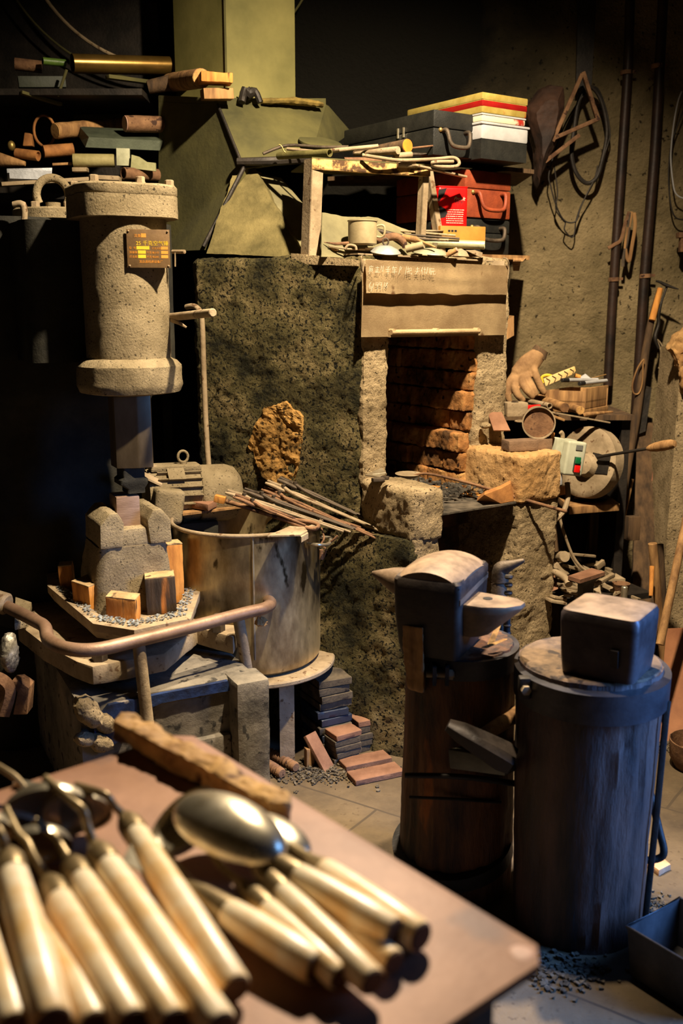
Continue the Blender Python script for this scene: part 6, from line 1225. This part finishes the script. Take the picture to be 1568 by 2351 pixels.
b = MB(); b.lathe([(.006, 0), (.011, .012), (.015, .035), (.0165, .065), (.015, .095), (.010, .108), (.001, .110)], along(c, e), 20); part(cu, 'lever_grip', b, woodbr, 'turned wooden lever grip'); b = MB(); b.hexa([W(1318, 1145, 3.36), W(1395, 1145, 3.36), W(1395, 1145, 3.48), W(1318, 1145, 3.48), W(1330, 1100, 3.38), W(1385, 1100, 3.38), W(1385, 1100, 3.46), W(1330, 1100, 3.46)]); part(cu, 'foot', b, iron); b = MB(); b.tube([W(1340, 1060, 3.40), W(1370, 1110, 3.40)], .02, seg=8, flat=.5); part(cu, 'arm', b, iron)
bp = thing('bench_plank', 'rough plank bench under the cut-off saw', 'bench', W(1360, 1165, 3.4)); b = MB(); zb2 = W(1360, 1146, 3.42).z
p0, p1, = W(1308, 1155, 3.28), W(1424, 1140, 3.34); b.hexa([V((p0.x, p0.y, zb2 - .025)), V((p1.x, p1.y, zb2 - .025)), V((p1.x, 3.62, zb2 - .025)), V((p0.x, 3.62, zb2 - .025)), V((p0.x, p0.y, zb2)), V((p1.x, p1.y, zb2)), V((p1.x, 3.62, zb2)), V((p0.x, 3.62, zb2))], bev=.002); b.rough(.002, 14, .02, 2); part(bp, 'plank', b, woodbr)
for x in (p0.x + .03, p1.x - .03): b = MB(); b.box((.03, .03, zb2 - .026), rotz((x, 3.56, 0), 0), base=True); part(bp, 'leg', b, wooddk)
s_bar('yellow_block', 'small orange-yellow wooden block at the switch box foot', 'block', (1278, 1128, 3.16), (1300, 1124, 3.2), .02, .026, woodor)
loop([(1302, 1108, 3.14), (1304, 1140, 3.12), (1296, 1170, 3.1), (1280, 1190, 3.08), (1262, 1198, 3.10)], 3.1, .0085, 'thick_cable', 'thick tan cable curving down from the switch box', dusty, 'cable', closed=False)
loop([(1275, 1120, 3.16), (1272, 1150, 3.15), (1284, 1185, 3.15), (1292, 1215, 3.15), (1312, 1270, 3.15), (1330, 1298, 3.15), (1348, 1312, 3.15)], 3.15, .0048, 'thin_cable', 'thin tan cable dangling to the scrap heap', dusty, 'cable', closed=False)

# ================================================================ scrap heap on a low stand, right
lsd = thing('low_stand', 'low dark stand heaped with scrap right of the forge', 'stand', (.78, 3.3, 0)); zl = .345
b = MB(); b.box((.34, .46, .02), rotz((.80, 3.36, zl - .01), 20)); part(lsd, 'top', b, ironblk)
for x, y in ((.65, 3.10), (.93, 3.2), (.85, 3.58)):
    b = MB(); b.cyl((x, y, 0), (x, y, zl - .021), .009)
    if x < .7:
        for k in range(14): b.lathe([(.0092, 0), (.0115, .004), (.0092, .008)], Matrix.Translation(V((x, y, .02 + k * .022))), 10)
    part(lsd, 'leg', b, rust if x < .7 else ironblk)
hp = 'scrap heaped on the low stand'
s_log('steel_billet', 'round billet with tan face at the top of the scrap heap', 'billet', (1296, 1278, 3.12), (1240, 1280, 3.3), .0185, dusty, dusty, 'tan face')
s_bar('scrap_wedge', 'long wedge-shaped strip pointing right above the scrap heap', 'strip', (1268, 1268, 3.2), (1366, 1277, 3.26), .012, .008, dusty)
s_rod('scrap_rod', 'thin slanted rod between billet and heap', 'rod', [(1308, 1272, 3.2), (1324, 1300, 3.2)], .004, dusty)
s_bar('scrap_bar', 'tan bar across the heap top behind the bent pipe', 'bar', (1288, 1296, 3.14), (1332, 1308, 3.18), .012, .010, dusty)
s_rod('bent_pipe', 'bent tan pipe end with orange open mouth on the heap', 'pipe', [(1262, 1308, 3.05), (1280, 1316, 3.02), (1300, 1330, 3.0), (1306, 1342, 2.98)], [.010, .011, .0115, .0125], dusty, smooth=4)
b = MB(); b.prism([W(1262, 1306, 3.1), W(1280, 1292, 3.12), W(1290, 1296, 3.14), W(1308, 1318, 3.14), W(1300, 1322, 3.1), W(1280, 1306, 3.1)], (0, .012, .0), bev=.002); solo('folded_sheet', 'folded tan sheet scrap behind the bent pipe', 'scrap', b, dusty)
b = MB(); b.prism([W(1258, 1362, 3.04), W(1282, 1352, 3.02), W(1274, 1322, 3.06), W(1262, 1318, 3.08)], (0, .02, 0), bev=.002); solo('brick_scrap', 'reddish tapered block low at the left of the heap', 'block', b, tilem)
for i, (p, q, w, h, lab) in enumerate((((1288, 1343, 3.06), (1330, 1352, 3.1), .04, .008, 'upper flat plate under the bent pipe'), ((1290, 1350, 3.05), (1330, 1359, 3.08), .04, .007, 'middle flat plate under the bent pipe'), ((1298, 1357, 3.04), (1330, 1364, 3.07), .04, .007, 'lowest flat plate under the bent pipe'), ((1256, 1376, 3.0), (1292, 1382, 3.02), .05, .008, 'dark flat offcut at the heap bottom left'), ((1264, 1368, 3.02), (1284, 1372, 3.04), .04, .008, 'small offcut lying over the dark flat offcut'))):
    s_bar('flat_offcut', lab, 'offcut', p, q, w, h, dusty, hp)
st2 = thing('stake_anvil', 'small stake anvil with flat tan top in the scrap heap', 'anvil', W(1345, 1360, 3.02)); b = MB(); T4 = [W(1304, 1322, 2.98), W(1332, 1331, 2.94), W(1390, 1313, 3.06), W(1358, 1304, 3.12)]; zf = T4[0].z
T4 = [Z(1304, 1322, zf), Z(1332, 1331, zf), Z(1389, 1313, zf), Z(1358, 1304, zf)]; cc = sum(T4, V()) / 4
b.loft([[p + V((0, 0, -.012)) for p in T4], T4]); part(st2, 'face', b, tilem); b = MB(); b.loft([[cc + (p - cc) * .42 + V((0, 0, -.075)) for p in T4], [cc + (p - cc) * .45 + V((0, 0, -.03)) for p in T4], [cc + (p - cc) * .9 + V((0, 0, -.012)) for p in T4]]); part(st2, 'stem', b, anvilside)
s_bar('square_bar', 'square bar leaning right of the small stake anvil', 'bar', (1366, 1342, 3.04), (1408, 1320, 3.12), .014, .012, dusty)
s_bar('angle_scrap', 'upright flat scrap end behind the stake anvil', 'scrap', (1368, 1304, 3.2), (1386, 1290, 3.22), .012, .02, dusty)
b = MB(); rg = random.Random(21); chips(b, 60, lambda: V((.80 + rg.uniform(-.13, .15), 3.24 + rg.uniform(-.2, .24), zl + rg.uniform(.0, .035))), .010, .030, .4, rg); solo('scrap_bits', 'small mixed iron bits filling the scrap heap', 'scrap', b, dusty, kind='stuff')
b = MB(); b.lathe([(.018, 0), (.028, .05), (.029, .052), (.026, .052), (.001, .01)], Matrix.Translation(Z(1424, 1374, zl)), 28); solo('rusty_cup', 'small rusty cup right of the scrap heap', 'cup', b, rust)
b = MB(); q = Z(1432, 1384, zl); b.cyl(q, q + V((0, 0, .055)), .0105, bev=.002); solo('steel_pin', 'bright upright steel pin before the rusty cup', 'pin', b, steel)

# ================================================================ poles, planks at the right edge
b = MB(); b.tube([W(1513, 668, 3.88), W(1490, 760, 3.86), W(1460, 960, 3.80), W(1435, 1110, 3.76), W(1408, 1318, 3.70)], [.010, .014, .017, .014, .012], seg=12, smooth=4); pt_ = thing('long_pole', 'long dark pole leaning on the wall, honey-coloured top', 'pole', W(1408, 1318, 3.70)); part(pt_, 'pole', b, wooddk)
b = MB(); b.tube([W(1516, 662, 3.865), W(1497, 735, 3.845)], [.011, .013], seg=12); part(pt_, 'grip', b, woodor, 'honey-coloured grip')
s_rod('weeding_hook', 'forked dark iron hook at the top of the long pole', 'hook', [(1506, 645, 3.86), (1516, 648, 3.86), (1530, 655, 3.86), (1558, 664, 3.85)], [.004, .005, .007, .002], ironblk, smooth=4)
s_rod('chain_length', 'knotted black chain dangling beside the long pole', 'chain', [(1532, 655, 3.87), (1520, 690, 3.86), (1512, 720, 3.86), (1512, 745, 3.86), (1504, 775, 3.85), (1512, 800, 3.85)], [.005, .004, .008, .006, .008, .005], ironblk, smooth=5)
loop([(1508, 780), (1516, 802), (1520, 835), (1512, 845), (1524, 842), (1527, 815), (1518, 790)], 3.86, .0028, 'wire_loop', 'thin steel wire loop below the black chain', dusty, 'wire')
b = MB(); b.tube([W(x, y, 3.80) for x, y in ((1478, 825), (1464, 845), (1452, 880), (1454, 902), (1466, 903), (1474, 880), (1476, 840))], .006, seg=8, closed=True, smooth=5, flat=.5); solo('leather_loop', 'brown leather loop tied to the long pole', 'strap', b, woodbr)
b = MB(); b.hexa([W(1458, 1000, 3.82), W(1482, 990, 3.82), W(1482, 990, 3.86), W(1458, 1000, 3.86), W(1484, 886, 3.84), W(1496, 890, 3.84), W(1496, 890, 3.88), W(1484, 886, 3.88)]); solo('broad_blade', 'broad dark blade hanging behind the long pole', 'blade', b, ironblk)
s_rod('bamboo_cane', 'thin bamboo cane left of the long pole near the scrap heap', 'cane', [(1452, 1100, 3.66), (1430, 1200, 3.62), (1410, 1330, 3.56)], .006, woodbr)
s_rod('thin_stake', 'thin grey stake left of the bamboo cane', 'stake', [(1418, 1190, 3.6), (1404, 1330, 3.54)], .0045, dusty)
b = MB(); b.hexa([V((W(1442, 1480, 3.5).x, 3.46, 0)), V((W(1500, 1480, 3.5).x, 3.46, 0)), V((W(1500, 1480, 3.5).x, 3.485, 0)), V((W(1442, 1480, 3.5).x, 3.485, 0)), W(1463, 972, 3.86), W(1524, 972, 3.86), W(1524, 970, 3.885), W(1463, 970, 3.885)], bev=.002); b.rough(.003, 10, .03, 5); solo('old_plank', 'wide weathered dark plank leaning on the right wall', 'plank', b, wooddk)
b = MB(); b.box((.045, .03, .085), frame(W(1452, 1212, 3.42), V((.97, .2, 0))), bev=.002); solo('dark_box', 'small dark wooden box hung low before the old plank', 'box', b, wooddk)
b = MB(); b.hexa([V((1.10, 3.60, 0)), V((1.175, 3.60, 0)), V((1.175, 3.64, 0)), V((1.10, 3.64, 0)), W(1526, 862, 3.86), W(1552, 862, 3.86), W(1552, 862, 3.9), W(1526, 862, 3.9)]); b.rough(.003, 12, .03, 3); solo('rusty_strip', 'red-brown rusty upright strip at the right wall edge', 'strip', b, mat('red_rust_blue', (112, 66, 46), (160, 106, 80), scale=9, rough=.85, bump=.6, speck=(60, 70, 110), sscale=8, sthr=.62))
b = MB(); pts = [W(1552 + 4 * math.sin(k * 1.3), 870 + k * 9, 3.78) for k in range(40)]; b.tube(pts, [.008 + .002 * math.sin(k * 2) for k in range(40)], seg=8); solo('tarred_rope', 'black tarred rope hanging at the right photo edge', 'rope', b, ironblk)
b = MB(); b.hexa([V((1.17, 3.50, 0)), V((1.32, 3.50, 0)), V((1.32, 3.80, 0)), V((1.17, 3.80, 0)), V((1.21, 3.58, 1.13)), V((1.34, 3.58, 1.13)), V((1.34, 3.82, 1.13)), V((1.21, 3.82, 1.13))]); b.rough(.006, 10, .03, 2); solo('stone_post', 'rough grey stone post at the right photo edge', 'post', b, concrete)
b = MB(); b.prism([W(1535, 800, 3.52), W(1552, 772, 3.52), W(1590, 745, 3.52), W(1610, 800, 3.52), W(1600, 900, 3.52), W(1572, 905, 3.52), W(1560, 840, 3.52), W(1548, 815, 3.52)], (0, .05, 0), bev=.008); b.rough(.030, 14, .010, 3); solo('tan_sack', 'crumpled tan leather bag cut by the right photo edge', 'bag', b, ragm)
for i, (p, q, r, m, lab) in enumerate((((1498, 1248, 3.25), (1520, 1470, 3.05), .0155, woodbr, 'thick brown stave standing right of the old plank'), ((1516, 1250, 3.3), (1530, 1470, 3.1), .011, wooddk, 'thinner purplish stave behind the thick brown one'), ((1497, 1300, 3.2), (1494, 1368, 3.16), .0085, woodor, 'bright orange tool handle by the thick brown stave'))):
    q = q if i == 2 else (q[0] + 6, 1545 + 8 * i, q[2] + .22)
    s_rod('wooden_stave' if i < 2 else 'tool_haft', lab, 'stave' if i < 2 else 'haft', [p, tuple(a + (b_ - a) * .5 for a, b_ in zip(p, q)), q], [r, r * .9, r * .8], m)
s_rod('broom_handle', 'long brown handle slanting down at the right photo edge', 'handle', [(1590, 1120, 2.92), (1570, 1220, 2.88), (1515, 1480, 2.74)], [.0125, .0125, .0125], woodbr)
b = MB(); b.hexa([Z(1508, 1702, 0), Z(1640, 1720, 0), Z(1640, 1712, 0), Z(1508, 1694, 0), W(1530, 1445, 3.0), W(1640, 1440, 3.05), W(1640, 1438, 3.06), W(1530, 1443, 3.01)]); b.rough(.001, 8, .04, 2); solo('rusty_sheet', 'rust-brown iron sheet leaning low at the right photo edge', 'sheet', b, mat('brown_rust_panel', (120, 74, 46), (160, 108, 70), scale=5, rough=.7, bump=.15, metal=.1))
b = MB(); b.lathe([(.001, 0), (.06, 0), (.075, .03), (.078, .08), (.075, .081), (.07, .03), (.001, .01)], Matrix.Translation(Z(1598, 1760, 0)), 36); solo('clay_pot', 'rounded rusty brown pot at the right photo edge on the floor', 'pot', b, rust)
b = MB(); rg = random.Random(31); chips(b, 80, lambda: Z(rg.gauss(1520, 26), rg.gauss(1716, 10), .002), .003, .008, .5, rg); solo('swept_bits', 'small dark bits on the floor before the leaning rusty sheet', 'debris', b, gritm, kind='stuff')
b = MB(); b.prism([W(1163, 780, 3.5), W(1180, 770, 3.5), W(1180, 725, 3.5), W(1163, 735, 3.5)], (.0, .47, 0)); solo('shelf_box', 'dark tan box edge on the wall just right of the hung sheet', 'box', b, woodbr)
# ================================================================ light
def spot(name, loc, tgt, power, ang, blend, col, rad):
    l = bpy.data.lights.new(name, 'SPOT'); l.energy = power; l.spot_size = R_(ang); l.spot_blend = blend; l.color = col; l.shadow_soft_size = rad
    o = bpy.data.objects.new(name, l); COL.objects.link(o); o.location = loc
    o.rotation_euler = (V(tgt) - V(loc)).to_track_quat('-Z', 'Y').to_euler(); return o
spot('ceiling_spot_on_forge', (.45, 1.95, 2.75), (.0, 3.2, .85), 640, 100, .9, (1.0, .82, .58), .035)
spot('ceiling_spot_on_table', (.30, 2.50, 2.22), (.05, .95, .66), 400, 112, .6, (1.0, .84, .62), .035)
l = bpy.data.lights.new('doorway_daylight', 'AREA'); l.energy = 20; l.shape = 'RECTANGLE'; l.size = .6; l.size_y = 1.1; l.color = (.13, .35, 1.0); l.spread = R_(70)
o = bpy.data.objects.new('doorway_daylight', l); COL.objects.link(o); o.location = (1.62, 1.50, .95); o.rotation_euler = V((-1.1, .12, -.58)).to_track_quat('-Z', 'Y').to_euler()
w = bpy.data.worlds.new('world'); scene.world = w; w.use_nodes = True
bg = w.node_tree.nodes['Background']; bg.inputs['Color'].default_value = (.5, .5, .45, 1); bg.inputs['Strength'].default_value = .014
vs_ = scene.view_settings; vs_.view_transform = 'Standard'; vs_.look = 'None'; vs_.gamma = 1; vs_.use_curve_mapping = False; vs_.exposure = 0.0
